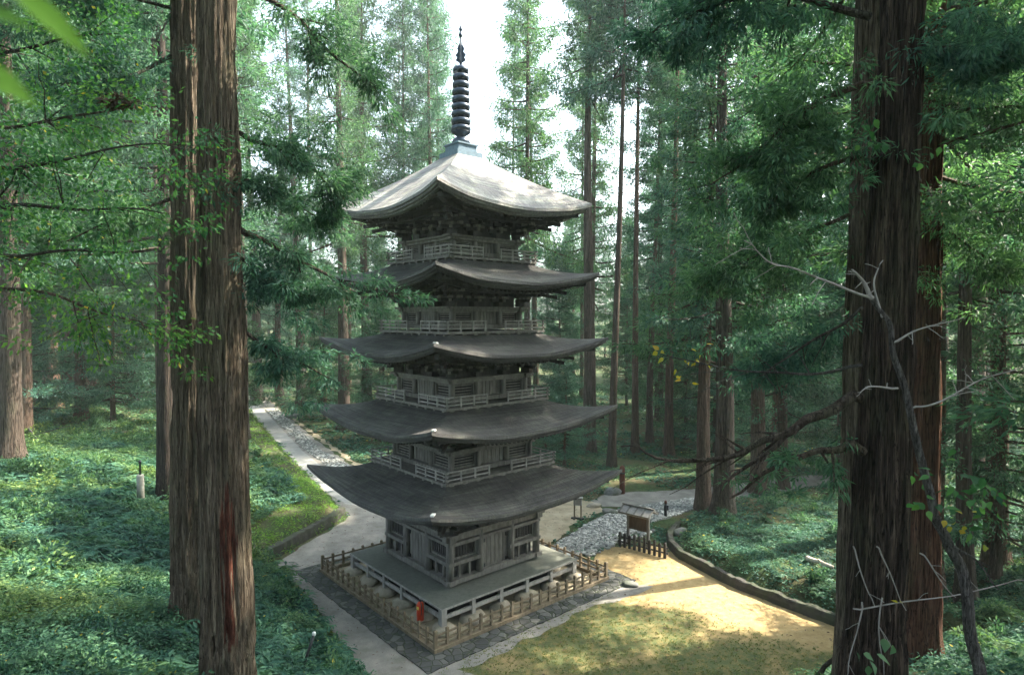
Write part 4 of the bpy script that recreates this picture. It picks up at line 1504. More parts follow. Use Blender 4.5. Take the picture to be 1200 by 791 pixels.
#SECTION_TREES
NAMED = [
    # u, depth, px width, H, crown, label
    (690, 56.5, 17, 47, CR_TOP, 'tall straight reddish cedar just right of the pagoda roofs, thickest trunk beside the eaves'),
    (718, 50.7, 10, 47, CR_TOP, 'thin dark cedar trunk standing next to the thick reddish one right of the roofs'),
    (745, 56, 9, 48, CR_TOP, 'slim grey cedar, first in the row of thin trunks right of the pagoda'),
    (762, 60, 9, 37, CR_HIGH, 'slender cedar in the row of thin trunks right of the pagoda, behind the yellow leaf'),
    (785, 55, 11, 49, CR_TOP, 'brown cedar at the right end of the thin trunk row beside the gravel'),
    (850, 36.4, 25, 40, CR_MID, 'stout red brown cedar standing on the right bank above the wall tip'),
    (827, 39.3, 18, 38, CR_MID, 'cedar directly behind the stout red brown one on the right bank'),
    (893, 43.1, 19, 38, CR_MID, 'broad based cedar beside the far gravel path on the right'),
    (920, 44.3, 13, 36, CR_LOW, 'thinner dark cedar right of the broad based one near the far path'),
    (352, 85.6, 11, 58, CR_HIGH, 'dark cedar at the far end of the lane, right hand of two'),
    (326, 95, 9, 44, CR_MID, 'dark cedar at the far end of the lane, left hand of two'),
    (300, 90, 12, 60, CR_HIGH, 'pale cedar closing the far end of the lane beside the big trunk'),
    (402, 66.6, 15, 54, CR_HIGH, 'pale grey cedar left of the pagoda with its base showing under the second roof'),
    (430, 72, 12, 56, CR_HIGH, 'pale cedar seen just left of the pagoda balconies'),
    (508, 74, 8, 58, CR_HIGH, 'bleached slim cedar trunk rising behind the top roof left of the spire'),
    (620, 62, 9, 53, CR_HIGH, 'leafy cedar above the right slope of the top roof'),
    (186, 45, 9, 38, CR_HIGH, 'slim pale cedar trunk seen between the leaves left of the big pair'),
    (57, 52, 18, 38, CR_MID, 'leaning red brown cedar on the left slope'),
    (95, 58, 15, 40, CR_MID, 'grey cedar on the left slope, right of the leaning one'),
    (8, 33, 26, 36, CR_HIGH, 'thick cedar trunk at the left edge of the view'),
    (912, 52, 14, 47, CR_TOP, 'reddish cedar trunk seen high between dark branches on the right'),
    (1175, 27, 26, 34, CR_TOP, 'dark trunk near the right edge in the shaded undergrowth'),
    (1150, 34, 24, 38, CR_TOP, 'brown cedar with a bright sky gap behind it at upper right'),
    (1140, 24, 20, 33, CR_HIGH, 'black shaded cedar trunk behind the bent bare sapling'),
]
for (u, dep, w, H, kind, lab) in NAMED:
    x, y = cdp(u, dep)
    cedar(x, y, w / FOC * dep * 0.95, H, kind, lab)

# forest behind, placed on the real ground in loose rows, keeping the lane, the court and the marked trees clear
taken = [(cdp(u, d)[0], cdp(u, d)[1]) for u, d, *_ in NAMED]
lane = np.array([(-3, 12), (-11, 26), (-26, 58), (-36, 80)])
GR = {
    'left': ('slim cedar deep in the shaded forest above the left slope', 'cedars above the left slope'),
    'lane': ('tall pale cedar in the forest between the lane and the pagoda', 'cedars behind the lane'),
    'mid': ('hazy tall cedar in the bright forest straight behind the pagoda', 'cedars behind the pagoda'),
    'right': ('tall cedar in the green forest behind the right bank', 'cedars behind the right bank'),
    'edge': ('dim cedar in the dark forest beyond the big right trunks', 'cedars at the far right'),
}
def try_tree(u, dep, H, dia, kind, mind=3.6):
    x, y = cdp(u, dep)
    for (a, b) in taken:
        if (a - x) ** 2 + (b - y) ** 2 < mind * mind: return
    if pdist(lane, np.array([x]), np.array([y]), False)[0] < 4.5: return
    if 14 < x < 48 and abs(y - 14 - 0.25 * (x + 11)) < 3.2: return
    if 9 < x < 75 and -5 < y + 1 - 0.25 * (x - 11) < 5: return
    taken.append((x, y))
    g = 'left' if u < 240 else 'lane' if u < 450 else 'mid' if u < 740 else 'right' if u < 1010 else 'edge'
    cedar(x, y, dia, H, kind, GR[g][0], GR[g][1])
rr = random.Random(21)
for dep0, n, kinds in ((46, 20, (CR_MID, CR_HIGH, CR_TOP)), (60, 34, (CR_HIGH, CR_MID, CR_TOP)), (76, 44, (CR_HIGH, CR_MID, CR_TOP)), (96, 50, (CR_MID, CR_LOW, CR_HIGH)), (122, 54, (CR_LOW,)), (150, 60, (CR_LOW,))):
    for q in range(n):
        u = -140 + 1480 * (q + rr.uniform(0, 1)) / n
        dep = dep0 * rr.uniform(0.9, 1.12)
        if dep0 < 70 and 470 < u < 670: continue
        if dep0 < 100 and 545 < u < 598: continue
        if dep0 == 46 and 270 < u < 820: continue
        if 90 > dep0 > 70 and 600 < u < 1010 and rr.uniform(0, 1) < 0.4: continue
        if dep0 == 96 and u > 600 and rr.uniform(0, 1) < 0.5: continue
        if 90 > dep0 > 70 and 250 < u < 520 and rr.uniform(0, 1) < 0.25: continue
        H = 15 + 0.5 * min(dep, 110) + rr.uniform(-3, 8)
        if dep0 > 110: H = rr.uniform(26, 38)
        if 548 < u < 598 and dep0 < 115: continue
        if 728 < u < 772 and 115 > dep0 > 60: continue
        try_tree(u, dep, H, rr.uniform(0.55, 1.0), rr.choice(kinds))
# understorey and tall trees added on the right bank to shade tower, lawn and slope
for x, y, H, k, lab in ((29, -6, 17, CR_UNDER, 'low bushy young cedar added for shade on the right bank behind the big trunk'),
                        (30, 12, 18, CR_UNDER, 'low bushy young cedar added for shade on the right bank nearer the far path'),
                        (22, -5.5, 16, CR_UNDER, 'dense young cedar added for shade in the gap right of the big trunk')):
    cedar(x, y, 0.45, H, k, lab)
for x, y, H, k, lab in ((19.5, -5, 40, CR_HIGH, 'tall cedar added for shade, hidden close behind the red brown trunk on the right'),
                        (20.2, 0.6, 40, CR_HIGH, 'tall cedar added for shade, hidden close behind the big dark trunk on the right bank'),
                        (29, -14, 40, CR_MID, 'tall dark cedar right of the bent sapling'),):
    cedar(x, y, 0.85, H, k, lab)
for u, d, H, lab in ((30, 44, 15, 'bushy young cedar on the left slope behind the left edge trunk'), (130, 50, 17, 'bushy young cedar high on the left slope between trunks'), (160, 62, 19, 'bushy young cedar far up the left slope beside the slim pale trunk'), (70, 70, 20, 'bushy young cedar at the top of the left slope'), (-20, 58, 20, 'bushy young cedar beyond the left edge trunk'),
                     (225, 75, 20, 'bushy young cedar behind the big left pair'), (770, 75, 18, 'pale green young cedar behind the thin trunk row'), (960, 62, 19, 'young cedar behind the far gravel path'), (870, 70, 20, 'young cedar deep behind the right bank'), (735, 84, 20, 'distant young cedar between the thin dark trunk and the row beside it'), (805, 62, 17, 'feathery young cedar just behind the right end of the thin trunk row'), (840, 56, 15, 'low feathery cedar behind the stout red brown trunk'), (985, 48, 16, 'young cedar showing at the left side of the big dark trunk'), (915, 84, 21, 'distant young cedar behind the pair beside the far path'), (655, 78, 21, 'distant young cedar over the dense evergreen bush'),
                     (380, 74, 19, 'young cedar right of the lane between pale trunks'), (448, 62, 15, 'young cedar close behind the left tips of the lower roofs'), (275, 66, 16, 'young cedar left of the lane beside the big trunk'), (1110, 52, 20, 'young cedar in the shade right of the red brown trunk')):
    x, y = cdp(u, d)
    cedar(x, y, 0.4, H, CR_UNDER, lab)
for x, y, H, k in ((16, -19.5, 34, CR_LOW), (20.5, -16, 36, CR_LOW), (13.5, -25, 34, CR_LOW), (22, -24, 36, CR_MID), (7, -34, 33, CR_LOW), (-2.5, -36, 34, CR_LOW), (-11, -33, 34, CR_LOW),
                   (-13.5, -24, 35, CR_MID), (-19, -17, 36, CR_MID), (-20, -27, 34, CR_LOW), (1, -44, 34, CR_MID), (14, -40, 34, CR_MID), (-24, -8, 36, CR_MID), (28, -21, 36, CR_LOW)):
    cedar(x, y, 0.9, H, k, 'unseen tall cedar added around the viewpoint to shade the foreground', 'unseen shade cedars added around the viewpoint')  # out of sight, added only to cast canopy shade on the foreground
# conifer bush behind the tower and other bushes
x, y = cdp(662, 51); cedar(x, y, 0.25, 8.5, CR_UNDER, 'dense dark evergreen bush behind the right eaves of the pagoda', cat='bush', name='evergreen_bush', cs=0.62)
x, y = cdp(640, 54); cedar(x, y, 0.2, 6.0, CR_UNDER, 'smaller evergreen bush half hidden behind the first storey balcony', cat='bush', name='evergreen_bush', cs=0.5)

# ------------------------------------------------------------------ big near trees
def scar_fn(A, Z):
    r = np.random.default_rng(3)
    n = r.normal(size=A.shape)
    for _ in range(5):
        n = (np.roll(n, 1, 0) + n + np.roll(n, -1, 0)) / 3
    n /= n.std()
    ang = ((A + PI * 0.36 + PI) % (2 * PI)) - PI
    w = 0.30 + 0.08 * np.sin(Z * 2.3)
    s = np.clip(1.2 - np.abs(ang) / w + 0.35 * n, 0, 1) * np.clip((5.6 - Z) / 1.2, 0, 1) * np.clip((Z - 1.2) / 0.8, 0, 1)
    return s
def none_fn(A, Z):
    return np.zeros(A.shape)
def near_tree(u, dep, dia, H, seed, label, scar=none_fn, lean=0.0, flare=0.35, bend=0.08, seg=110, rows=230, bark='bark_near'):
    x, y = cdp(u, dep)
    z = hz(x, y)
    root = empty('cedar_tree', (x, y, z), 0)
    tag(root, label, 'tree')
    o = link('trunk', trunk_mesh(seed, H, dia, seg, rows, bark, 0.05, lean, 0.05, flare, 1.0, scar, bend), root)
    return root, x, y, z
RC = Vector(CAM)
t1, x1, y1, z1 = near_tree(261, 13.0, 1.06, 38, 11, 'huge cedar trunk in the left foreground with a torn strip of red bare wood', scar_fn, 0.0, 0.1, 0.03)
t2, x2, y2, z2 = near_tree(225, 16.7, 1.22, 37, 12, 'large shaded cedar trunk close behind the left foreground one', none_fn, 0.0, 0.12, 0.03)
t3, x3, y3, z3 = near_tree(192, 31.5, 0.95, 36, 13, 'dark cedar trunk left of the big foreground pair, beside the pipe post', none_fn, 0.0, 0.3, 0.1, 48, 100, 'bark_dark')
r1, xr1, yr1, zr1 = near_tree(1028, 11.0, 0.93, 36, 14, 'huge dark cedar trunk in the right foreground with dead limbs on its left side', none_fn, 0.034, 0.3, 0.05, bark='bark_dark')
r2, xr2, yr2, zr2 = near_tree(1009, 13.5, 0.78, 37, 15, 'cedar trunk joined close behind the left side of the big right one', none_fn, 0.0, 0.2, 0.04, 80, 160, 'bark_near')
r3, xr3, yr3, zr3 = near_tree(1087, 17.0, 0.95, 36, 16, 'red brown fibrous cedar trunk just right of the big dark one', none_fn, 0.0, 0.25, 0.1, 80, 160, 'bark_red')

def crown_on(root, seed, H, cb, Lmax, nl=60, nleaf=60, ln=0.26, wd=0.07):
    me = cedar_crown(seed, H, cb, Lmax, nl, nleaf, ln, wd, 1.6)
    link('crown', me, root)
crown_on(t1, 301, 39, 17.8, 4.8, 70)
crown_on(t2, 302, 38, 17.5, 4.8, 70)
crown_on(t3, 303, 37, 12, 6.0, 100)
crown_on(r1, 304, 37, 14.5, 5.0, 70)
crown_on(r2, 305, 38, 15, 4.6, 60)
crown_on(r3, 306, 37, 12, 4.6, 80)

def local(root, p):
    return np.array(p) - np.array(root.location)

def limb(root, pts_uvd, r0, r1_, foliage=None, name='limb', mat='limb', seed=0, leafm='needle', twigs=0, jit=1.0):
    """pts_uvd: points (u, v, depth). foliage: dict(n, rad, leaf, wd, frm, spread)"""
    r = np.random.default_rng(seed + 900)
    P = np.array([pd(*q) for q in pts_uvd])
    # smooth
    t = np.linspace(0, len(P) - 1, (len(P) - 1) * 5 + 1)
    P = np.stack([np.interp(t, np.arange(len(P)), P[:, k]) for k in range(3)], 1)
    for _ in range(3):
        P[1:-1] = (P[:-2] + 2 * P[1:-1] + P[2:]) / 4
    sc_ = np.linalg.norm(P[-1] - P[0])
    if r0 > 0.006:
        jn = r.normal(size=P.shape) * (0.022 * sc_ + r0 * 0.3) * jit
        for _ in range(4):
            jn[1:-1] = (jn[:-2] + jn[1:-1] + jn[2:]) / 3
        jn[0] = 0; jn[-1] = 0
        P = P + jn
    P = P - np.array(root.location)
    paths = [(P, np.linspace(r0, r1_, len(P)))]
    C = []; OUT = []
    L = np.linalg.norm(np.diff(P, axis=0), axis=1).sum()
    for q in range(twigs):
        k = int(len(P) * r.uniform(0.25, 0.95))
        k = min(k, len(P) - 2)
        tg = unit(P[k + 1] - P[k - 1])
        d = unit(tg * 0.7 + r.normal(size=3) * 0.6 + np.array([0, 0, -0.1]))
        l = L * r.uniform(0.12, 0.3)
        s = np.linspace(0, 1, 5)[:, None]
        pt = P[k] + d * s * l + np.array([0, 0, -0.12]) * s * s * l + r.normal(size=(5, 3)) * 0.02 * l * s
        rk = r0 + (r1_ - r0) * k / len(P)
        paths.append((pt, np.linspace(rk * 0.5, 0.004, 5)))
        if foliage:
            for w in (0.4, 0.7, 1.0):
                C.append(P[k] + d * w * l); OUT.append(d)
    V, F = tubes_np(paths, 7)
    if foliage:
        for q in range(foliage['n']):
            k = r.uniform(foliage.get('frm', 0.3), 1) * (len(P) - 1)
            p = np.array([np.interp(k, np.arange(len(P)), P[:, c]) for c in range(3)])
            C.append(p + r.normal(size=3) * foliage['spread'] * np.array([1, 1, 0.7])); OUT.append(r.normal(size=3) * 0.3 + np.array([0, 0, -0.2]))
        C = np.array(C); OUT = np.array(OUT)
        LV = tuft(r, C, r.uniform(0.6, 1.2, len(C)) * foliage['rad'], foliage.get('k', 60), foliage['leaf'], foliage['wd'], 0.35, 0.6, OUT)
        nL = len(LV) // 4
        mi = np.concatenate([np.ones(len(F), int), np.zeros(nL, int)])
        F = np.concatenate([F, quads_faces(nL, len(V))]); V = np.concatenate([V, LV])
        me = np_mesh(name, V, F, [M[leafm], M[mat]], mi)
    else:
        me = np_mesh(name, V, F, [M[mat]], smooth=True)
    return link(name, me, root)

FO = dict(n=26, rad=0.34, leaf=0.17, wd=0.035, spread=0.35, k=80)
def fo(**k):
    d = dict(FO); d.update(k); return d
# left tree limbs reaching right
limb(t1, [(280, 268, 13), (335, 298, 13.4), (395, 325, 13.8), (462, 347, 14.2)], 0.07, 0.012, fo(n=8, spread=0.25, frm=0.55), seed=1, twigs=5)
limb(t1, [(280, 385, 13.2), (330, 415, 13.8), (390, 445, 14.6)], 0.05, 0.012, fo(n=20, spread=0.4), seed=2, twigs=7)
limb(t1, [(280, 155, 13), (330, 175, 13.2), (375, 205, 13.6), (402, 240, 14)], 0.055, 0.01, fo(n=26, spread=0.45, frm=0.1), seed=3, twigs=8)
limb(t1, [(282, -20, 13), (350, 20, 13.2), (400, 70, 13.6), (440, 105, 14)], 0.06, 0.012, fo(n=22, spread=0.4, frm=0.1), seed=4, twigs=8)
limb(t1, [(280, 300, 13), (320, 330, 13.6), (370, 350, 14.2)], 0.035, 0.008, fo(n=34, spread=0.55, frm=0.2), seed=5, twigs=8)
limb(t1, [(280, 210, 13), (330, 225, 13.8), (380, 265, 14.6)], 0.035, 0.008, fo(n=36, spread=0.6, frm=0.1), seed=6, twigs=8)
limb(t2, [(215, 60, 16.5), (150, 90, 15.5), (60, 100, 14.5)], 0.06, 0.015, fo(n=40, spread=0.6), seed=7, twigs=9)
limb(t2, [(210, 230, 16.5), (140, 250, 15.8), (60, 285, 15)], 0.05, 0.012, fo(n=36, spread=0.6), seed=8, twigs=9)
limb(t2, [(215, 10, 16.5), (120, -10, 15), (30, 20, 14)], 0.05, 0.012, fo(n=40, spread=0.7), seed=9, twigs=9)
# right tree dead limbs reaching left
limb(r1, [(1010, 466, 10.9), (965, 478, 10.8), (925, 505, 10.8), (905, 517, 10.8), (860, 534, 10.9), (800, 538, 11.1), (728, 523, 11.4)], 0.105, 0.016, None, 'dead_limb', 'limb', 21, twigs=14)
limb(r1, [(925, 505, 10.8), (900, 530, 10.7), (870, 550, 10.7), (845, 565, 10.8)], 0.05, 0.02, None, 'dead_limb', 'limb', 22, twigs=10)
limb(r1, [(1012, 530, 10.9), (985, 524, 10.8), (955, 533, 10.7), (900, 560, 10.7), (855, 584, 10.8)], 0.085, 0.02, fo(n=7, spread=0.3, rad=0.2, k=40), 'dead_limb', 'limb', 23, twigs=4)
limb(r1, [(1010, 428, 10.8), (950, 440, 10.6), (880, 436, 10.6), (815, 425, 10.8), (772, 413, 11)], 0.03, 0.006, None, 'dead_limb', 'twig', 24, twigs=14)
limb(r1, [(1010, 360, 10.8), (960, 395, 10.6), (915, 425, 10.6), (890, 440, 10.7)], 0.03, 0.008, None, 'dead_limb', 'limb', 25, twigs=9)
limb(r1, [(1020, 100, 10.8), (960, 120, 10.8), (920, 145, 10.9), (880, 190, 11.2), (835, 215, 11.6)], 0.07, 0.012, fo(n=40, spread=0.5, frm=0.05), seed=26, twigs=9)
limb(r1, [(1020, 20, 10.8), (900, -15, 11), (830, 10, 11.3), (762, 42, 11.8)], 0.07, 0.012, fo(n=46, spread=0.5), seed=27, twigs=10)
limb(r1, [(1015, 180, 10.8), (950, 200, 11), (900, 240, 11.4)], 0.05, 0.01, fo(n=46, spread=0.6, frm=0.1), seed=28, twigs=8)
limb(r1, [(1060, 45, 10.9), (1130, 60, 10.5), (1210, 75, 10)], 0.04, 0.01, fo(n=40, spread=0.6, frm=0.3), seed=29, twigs=9)
limb(r3, [(1080, 120, 17), (1130, 130, 16), (1200, 125, 15)], 0.06, 0.015, fo(n=70, spread=0.9, rad=0.5), seed=30, twigs=9)
limb(r3, [(1085, 240, 17), (1120, 280, 16.4), (1180, 320, 16)], 0.05, 0.012, fo(n=50, spread=0.8, rad=0.5), seed=31, twigs=9)
limb(r2, [(1005, 250, 13.5), (950, 270, 14), (880, 300, 14.6), (830, 330, 15)], 0.05, 0.012, fo(n=60, spread=0.7, rad=0.42), seed=32, twigs=10)
limb(r2, [(1005, 380, 13.5), (950, 400, 14.4), (880, 430, 15.2)], 0.04, 0.01, fo(n=40, spread=0.7, rad=0.4), seed=33, twigs=10)

# bent bare sapling in front of the right trunk
sp = empty('bare_sapling', tuple(pd(1150, 820, 8.4)))
sp.location.z = hz(sp.location.x, sp.location.y)
tag(sp, 'bent grey bare sapling leaning left in front of the big right trunk', 'tree')
def sap(pts, r0, r1_, seed, twigs=0, name='branch', mat='twig'):
    return limb(sp, pts, r0, r1_, None, name, mat, seed, twigs=twigs, jit=0.3 if name == 'trunk' else 0.8)
sap([(1158, 850, 8.4), (1150, 790, 8.4), (1138, 740, 8.4), (1130, 665, 8.4), (1118, 640, 8.4), (1098, 612, 8.4), (1085, 565, 8.4), (1072, 505, 8.4), (1058, 450, 8.4), (1046, 400, 8.4), (1034, 370, 8.4), (1020, 345, 8.4)], 0.088, 0.028, 41, 0, 'trunk')
sap([(1022, 350, 8.4), (1012, 330, 8.4), (998, 316, 8.3)], 0.035, 0.012, 42, 4, mat='twig_pale')
sap([(1022, 350, 8.4), (985, 335, 8.3), (940, 318, 8.2), (905, 310, 8.1), (872, 282, 8.0)], 0.02, 0.006, 43, 9, mat='twig_pale')
sap([(1046, 402, 8.4), (1075, 385, 8.3), (1130, 372, 8.2)], 0.018, 0.005, 44, 8, mat='twig_pale')
sap([(1052, 455, 8.4), (1020, 452, 8.3), (1005, 460, 8.2)], 0.016, 0.005, 45, 5, mat='twig_pale')
sap([(1034, 372, 8.4), (1022, 330, 8.4), (1035, 305, 8.4)], 0.018, 0.006, 46, 2, mat='twig_pale')
sap([(1118, 640, 8.4), (1145, 655, 8.2), (1170, 690, 8.0)], 0.02, 0.006, 47, 2)
sap([(1066, 480, 8.4), (1100, 470, 8.3), (1150, 440, 8.2), (1205, 430, 8)], 0.016, 0.005, 48, 9, mat='twig_pale')

def sprig(root, name, pts, n, ln, wd, mat, seed, spread):
    r = np.random.default_rng(seed)
    C = np.array([pd(*q) for q in pts]) - np.array(root.location)
    C = C[r.integers(0, len(C), n)] + r.normal(size=(n, 3)) * spread
    d = r.normal(size=(n, 3)); d[:, 2] -= 0.4
    nr = r.normal(size=(n, 3)) * 0.5 + np.array([0, -0.6, 0.7])
    d = unit(d); sd = unit(np.cross(d, nr)); nn = np.cross(sd, d)
    L = r.uniform(ln * 0.7, ln * 1.3, (n, 1)); Wd = r.uniform(wd * 0.7, wd * 1.3, (n, 1)) * 0.5
    tt = [0, 0.18, 0.42, 0.7, 1.0]; ww = [0.06, 0.8, 1.0, 0.55, 0.02]
    rows = []
    for t_, w_ in zip(tt, ww):
        mid_ = C + d * L * t_ - nn * L * 0.25 * t_ * t_
        rows += [mid_ - sd * Wd * w_ + nn * Wd * w_ * 0.25, mid_, mid_ + sd * Wd * w_ + nn * Wd * w_ * 0.25]
    V = np.stack(rows, 1).reshape(-1, 3)
    q = np.array([[j * 3 + k, j * 3 + k + 1, j * 3 + k + 4, j * 3 + k + 3] for j in range(4) for k in range(2)])
    F = (q[None] + (np.arange(n) * 15)[:, None, None]).reshape(-1, 4)
    return link(name, np_mesh(name, V, F, [M[mat]], smooth=True), root)
sprig(sp, 'foliage', [(1125, 615, 8.2), (1135, 605, 8.2), (1110, 618, 8.2), (1118, 612, 8.2)], 9, 0.09, 0.07, 'yellow_leaf', 1, 0.12)
sprig(sp, 'foliage', [(1100, 580, 8.3), (1130, 575, 8.3), (1160, 585, 8.3), (1140, 595, 8.3)], 60, 0.14, 0.09, 'broad', 2, 0.22)
sprig(r1, 'foliage', [(1005, 155, 9.6), (1015, 160, 9.6), (1025, 170, 9.6), (1010, 175, 9.6)], 16, 0.15, 0.1, 'broad', 3, 0.1)
sprig(r1, 'foliage', [(1083, 178, 9.8), (1080, 182, 9.8)], 5, 0.12, 0.09, 'broad', 4, 0.08)
sprig(r1, 'foliage', [(770, 414, 11), (776, 416, 11)], 4, 0.13, 0.08, 'yellow_leaf', 5, 0.06)
sprig(r1, 'foliage', [(818, 428, 11), (805, 435, 11)], 16, 0.1, 0.05, 'yellow_leaf', 6, 0.2)

# thin climbing shoots at the foot of the right trunk
vs_ = empty('climbing_shoot', tuple(pd(1040, 800, 9.2)))
tag(vs_, 'thin pale shoots with a few leaves at the foot of the big right trunk', 'plant')
for k_, pts in enumerate(([(1000, 713, 9), (1060, 705, 9), (1130, 692, 9), (1215, 682, 9)], [(1034, 700, 9), (1028, 730, 9), (1036, 790, 9)], [(1000, 640, 9), (1010, 675, 9), (1025, 710, 9)],
                          [(1027, 640, 9), (1040, 660, 9), (1062, 715, 9)], [(1010, 705, 9), (1002, 745, 9), (990, 800, 9)], [(1078, 648, 9), (1098, 675, 9), (1120, 700, 9)])):
    limb(vs_, pts, 0.012, 0.006, None, 'stem', 'twig_pale', 60 + k_, twigs=2)
sprig(vs_, 'foliage', [(1005, 765, 9), (1022, 757, 9), (1035, 750, 9), (1018, 770, 9)], 7, 0.17, 0.12, 'cover', 7, 0.09)
sprig(vs_, 'foliage', [(1053, 703, 9)], 2, 0.08, 0.07, 'yellow_leaf', 8, 0.02)

# broadleaf tree hanging in from the left
bt = empty('broadleaf_tree', (0, 0, 0))
bx_, by_ = cdp(-110, 11.5)
bt.location = (bx_, by_, hz(bx_, by_))
tag(bt, 'leafy light green broadleaf tree whose boughs hang in from the left edge', 'tree')
link('trunk', trunk_mesh(77, 13, 0.3, 14, 26, 'bark', 0.05), bt)
BF = dict(n=22, rad=0.40, leaf=0.105, wd=0.055, spread=0.5, k=30, frm=0.15)
def bf(**k):
    d = dict(BF); d.update(k); return d
for k_, pts in enumerate(([(-110, 180, 11.5), (0, 200, 11), (100, 180, 10.5), (215, 175, 10.5)], [(-110, 260, 11.5), (0, 300, 11), (90, 290, 10.5), (190, 300, 10.2)], [(-110, 330, 11.5), (0, 330, 11), (80, 350, 10.6), (170, 385, 10.4)],
                          [(-110, 100, 11.5), (0, 150, 11.2), (90, 130, 11), (170, 120, 10.8)], [(-110, 250, 11.5), (20, 240, 11), (110, 250, 10.6), (200, 250, 10.4)], [(-110, 60, 11.5), (0, 60, 11.8), (80, 50, 12), (140, 40, 12)])):
    limb(bt, pts, 0.05, 0.008, bf(), 'bough', 'limb', 80 + k_, 'broad', 9)
mb = MB()
nest = empty('dead_leaf_clump', tuple(pd(138, 119, 10.6)))
tag(nest, 'dark brown clump of dead leaves caught in the upper left boughs', 'leaf clump')
r_ = np.random.default_rng(5)
LV = tuft(r_, np.array([[0, 0, 0], [0.14, 0, 0.02], [-0.14, 0, -0.02]]), np.array([0.16, 0.13, 0.13]), 90, 0.12, 0.06, 0.3, 0.6)
link('leaves', np_mesh('leaves', LV, quads_faces(len(LV) // 4), [M['dead_leaf']]), nest)

# out of focus leaves close to the lens, on a twig of a sapling at the left
ns = empty('leafy_twig', tuple(pd(-120, 60, 0.75)))
tag(ns, 'blurred bright green leaves on a twig close to the viewer at top left', 'twig')
limb(ns, [(-160, 40, 0.55), (-60, 20, 0.52), (20, 5, 0.5)], 0.003, 0.0015, None, 'stem', 'twig', 95)
def big_leaf(root, u, v, dep, ang, ln, wd, seed):
    c = Vector(pd(u, v, dep)) - root.location
    mb = MB(); n = 9
    vs = []; fs = []
    dx = Vector((math.cos(ang), 0.15, math.sin(ang))); sd = Vector((-math.sin(ang), 0.35, math.cos(ang))).normalized()
    for j in range(n + 1):
        t = j / n
        w = wd * math.sin(PI * min(1, t ** 0.8)) * 0.5 + 0.0004
        p = c + dx * (t - 0.5) * ln + Vector((0, 0, -0.02)) * t * t
        vs += [p - sd * w, p + Vector((0, 0.003, 0)), p + sd * w]
    for j in range(n):
        b = j * 3
        fs += [(b, b + 3, b + 4, b + 1), (b + 1, b + 4, b + 5, b + 2)]
    mb.add(vs, fs, smooth=True)
    mb.build('leaf', M['lime'], root)
big_leaf(ns, 60, 14, 0.5, -0.5, 0.06, 0.018, 1)
big_leaf(ns, 5, 88, 0.5, -0.2, 0.045, 0.02, 2)
big_leaf(ns, 0, 8, 0.5, 0.2, 0.045, 0.015, 3)

# ------------------------------------------------------------------ undergrowth
def visible_mask(x, y, z, margin=60):
    d0 = x - CAM[0]; d1 = y - CAM[1]; d2 = z - CAM[2]
    X = math.cos(YAW) * d0 - math.sin(YAW) * d1
    Y = math.sin(YAW) * d0 + math.cos(YAW) * d1
    ok = Y > 3
    u = 600 + FOC * X / np.maximum(Y, 0.1); v = 395 - FOC * (d2 + Y * math.tan(PITCH)) / np.maximum(Y, 0.1)
    return ok & (u > -margin) & (u < 1200 + margin) & (v < 791 + 120), Y, u

def cover(name, region, n_per, seed, zones, mat='cover'):
    r = np.random.default_rng(seed)
    Vall = []
    for (d0, d1, n, nleaf, ln, wd, hh) in zones:
        dep = np.sqrt(r.uniform(d0 ** 2, d1 ** 2, n * 3))
        u = r.uniform(-80, 1280, n * 3)
        a = (u - 600) / FOC
        x = CAM[0] + dep * (math.cos(YAW) * a + math.sin(YAW)); y = CAM[1] + dep * (-math.sin(YAW) * a + math.cos(YAW))
        ok = region(x, y, u, dep)
        x, y = x[ok][:n], y[ok][:n]
        z = height(x, y)
        vm, Y, uu = visible_mask(x, y, z)
        x, y, z = x[vm], y[vm], z[vm]
        cl = 0.5 + 0.5 * np.sin(x * 1.9 + 2.2 * np.sin(y * 1.3)) * np.cos(y * 2.1 - x * 0.8)
        kp = r.uniform(size=len(x)) < (0.25 + 1.1 * cl)
        x, y, z = x[kp], y[kp], z[kp]
        m = len(x)
        if m == 0: continue
        lump = 0.5 + 0.5 * np.sin(x * 1.1 + 2 * np.sin(y * 0.7)) * np.cos(y * 1.3 - x * 0.5)
        stem_h = hh * (0.25 + 0.75 * lump) * r.uniform(0.5, 1.2, m)
        az = r.uniform(0, 6.28, (m, nleaf))
        lv = r.uniform(0.25, 1, (m, nleaf))
        out_ = r.uniform(0.02, 0.8, (m, nleaf)) * ln * 1.6
        B = np.stack([x[:, None] + np.cos(az) * out_, y[:, None] + np.sin(az) * out_, z[:, None] + stem_h[:, None] * lv], -1)
        D = np.stack([np.cos(az), np.sin(az), r.uniform(-0.5, 0.45, (m, nleaf))], -1)
        N = r.normal(size=(m, nleaf, 3)) * 0.35 + np.array([0, 0, 1.0])
        sc = r.uniform(0.6, 1.25, m * nleaf)
        Vall.append(leaf_quads(B.reshape(-1, 3), D.reshape(-1, 3), N.reshape(-1, 3), ln * sc, wd * sc))
    V = np.concatenate(Vall)
    return tag(link(name, np_mesh(name, V, quads_faces(len(V) // 4), [M[mat]])), kind='stuff')

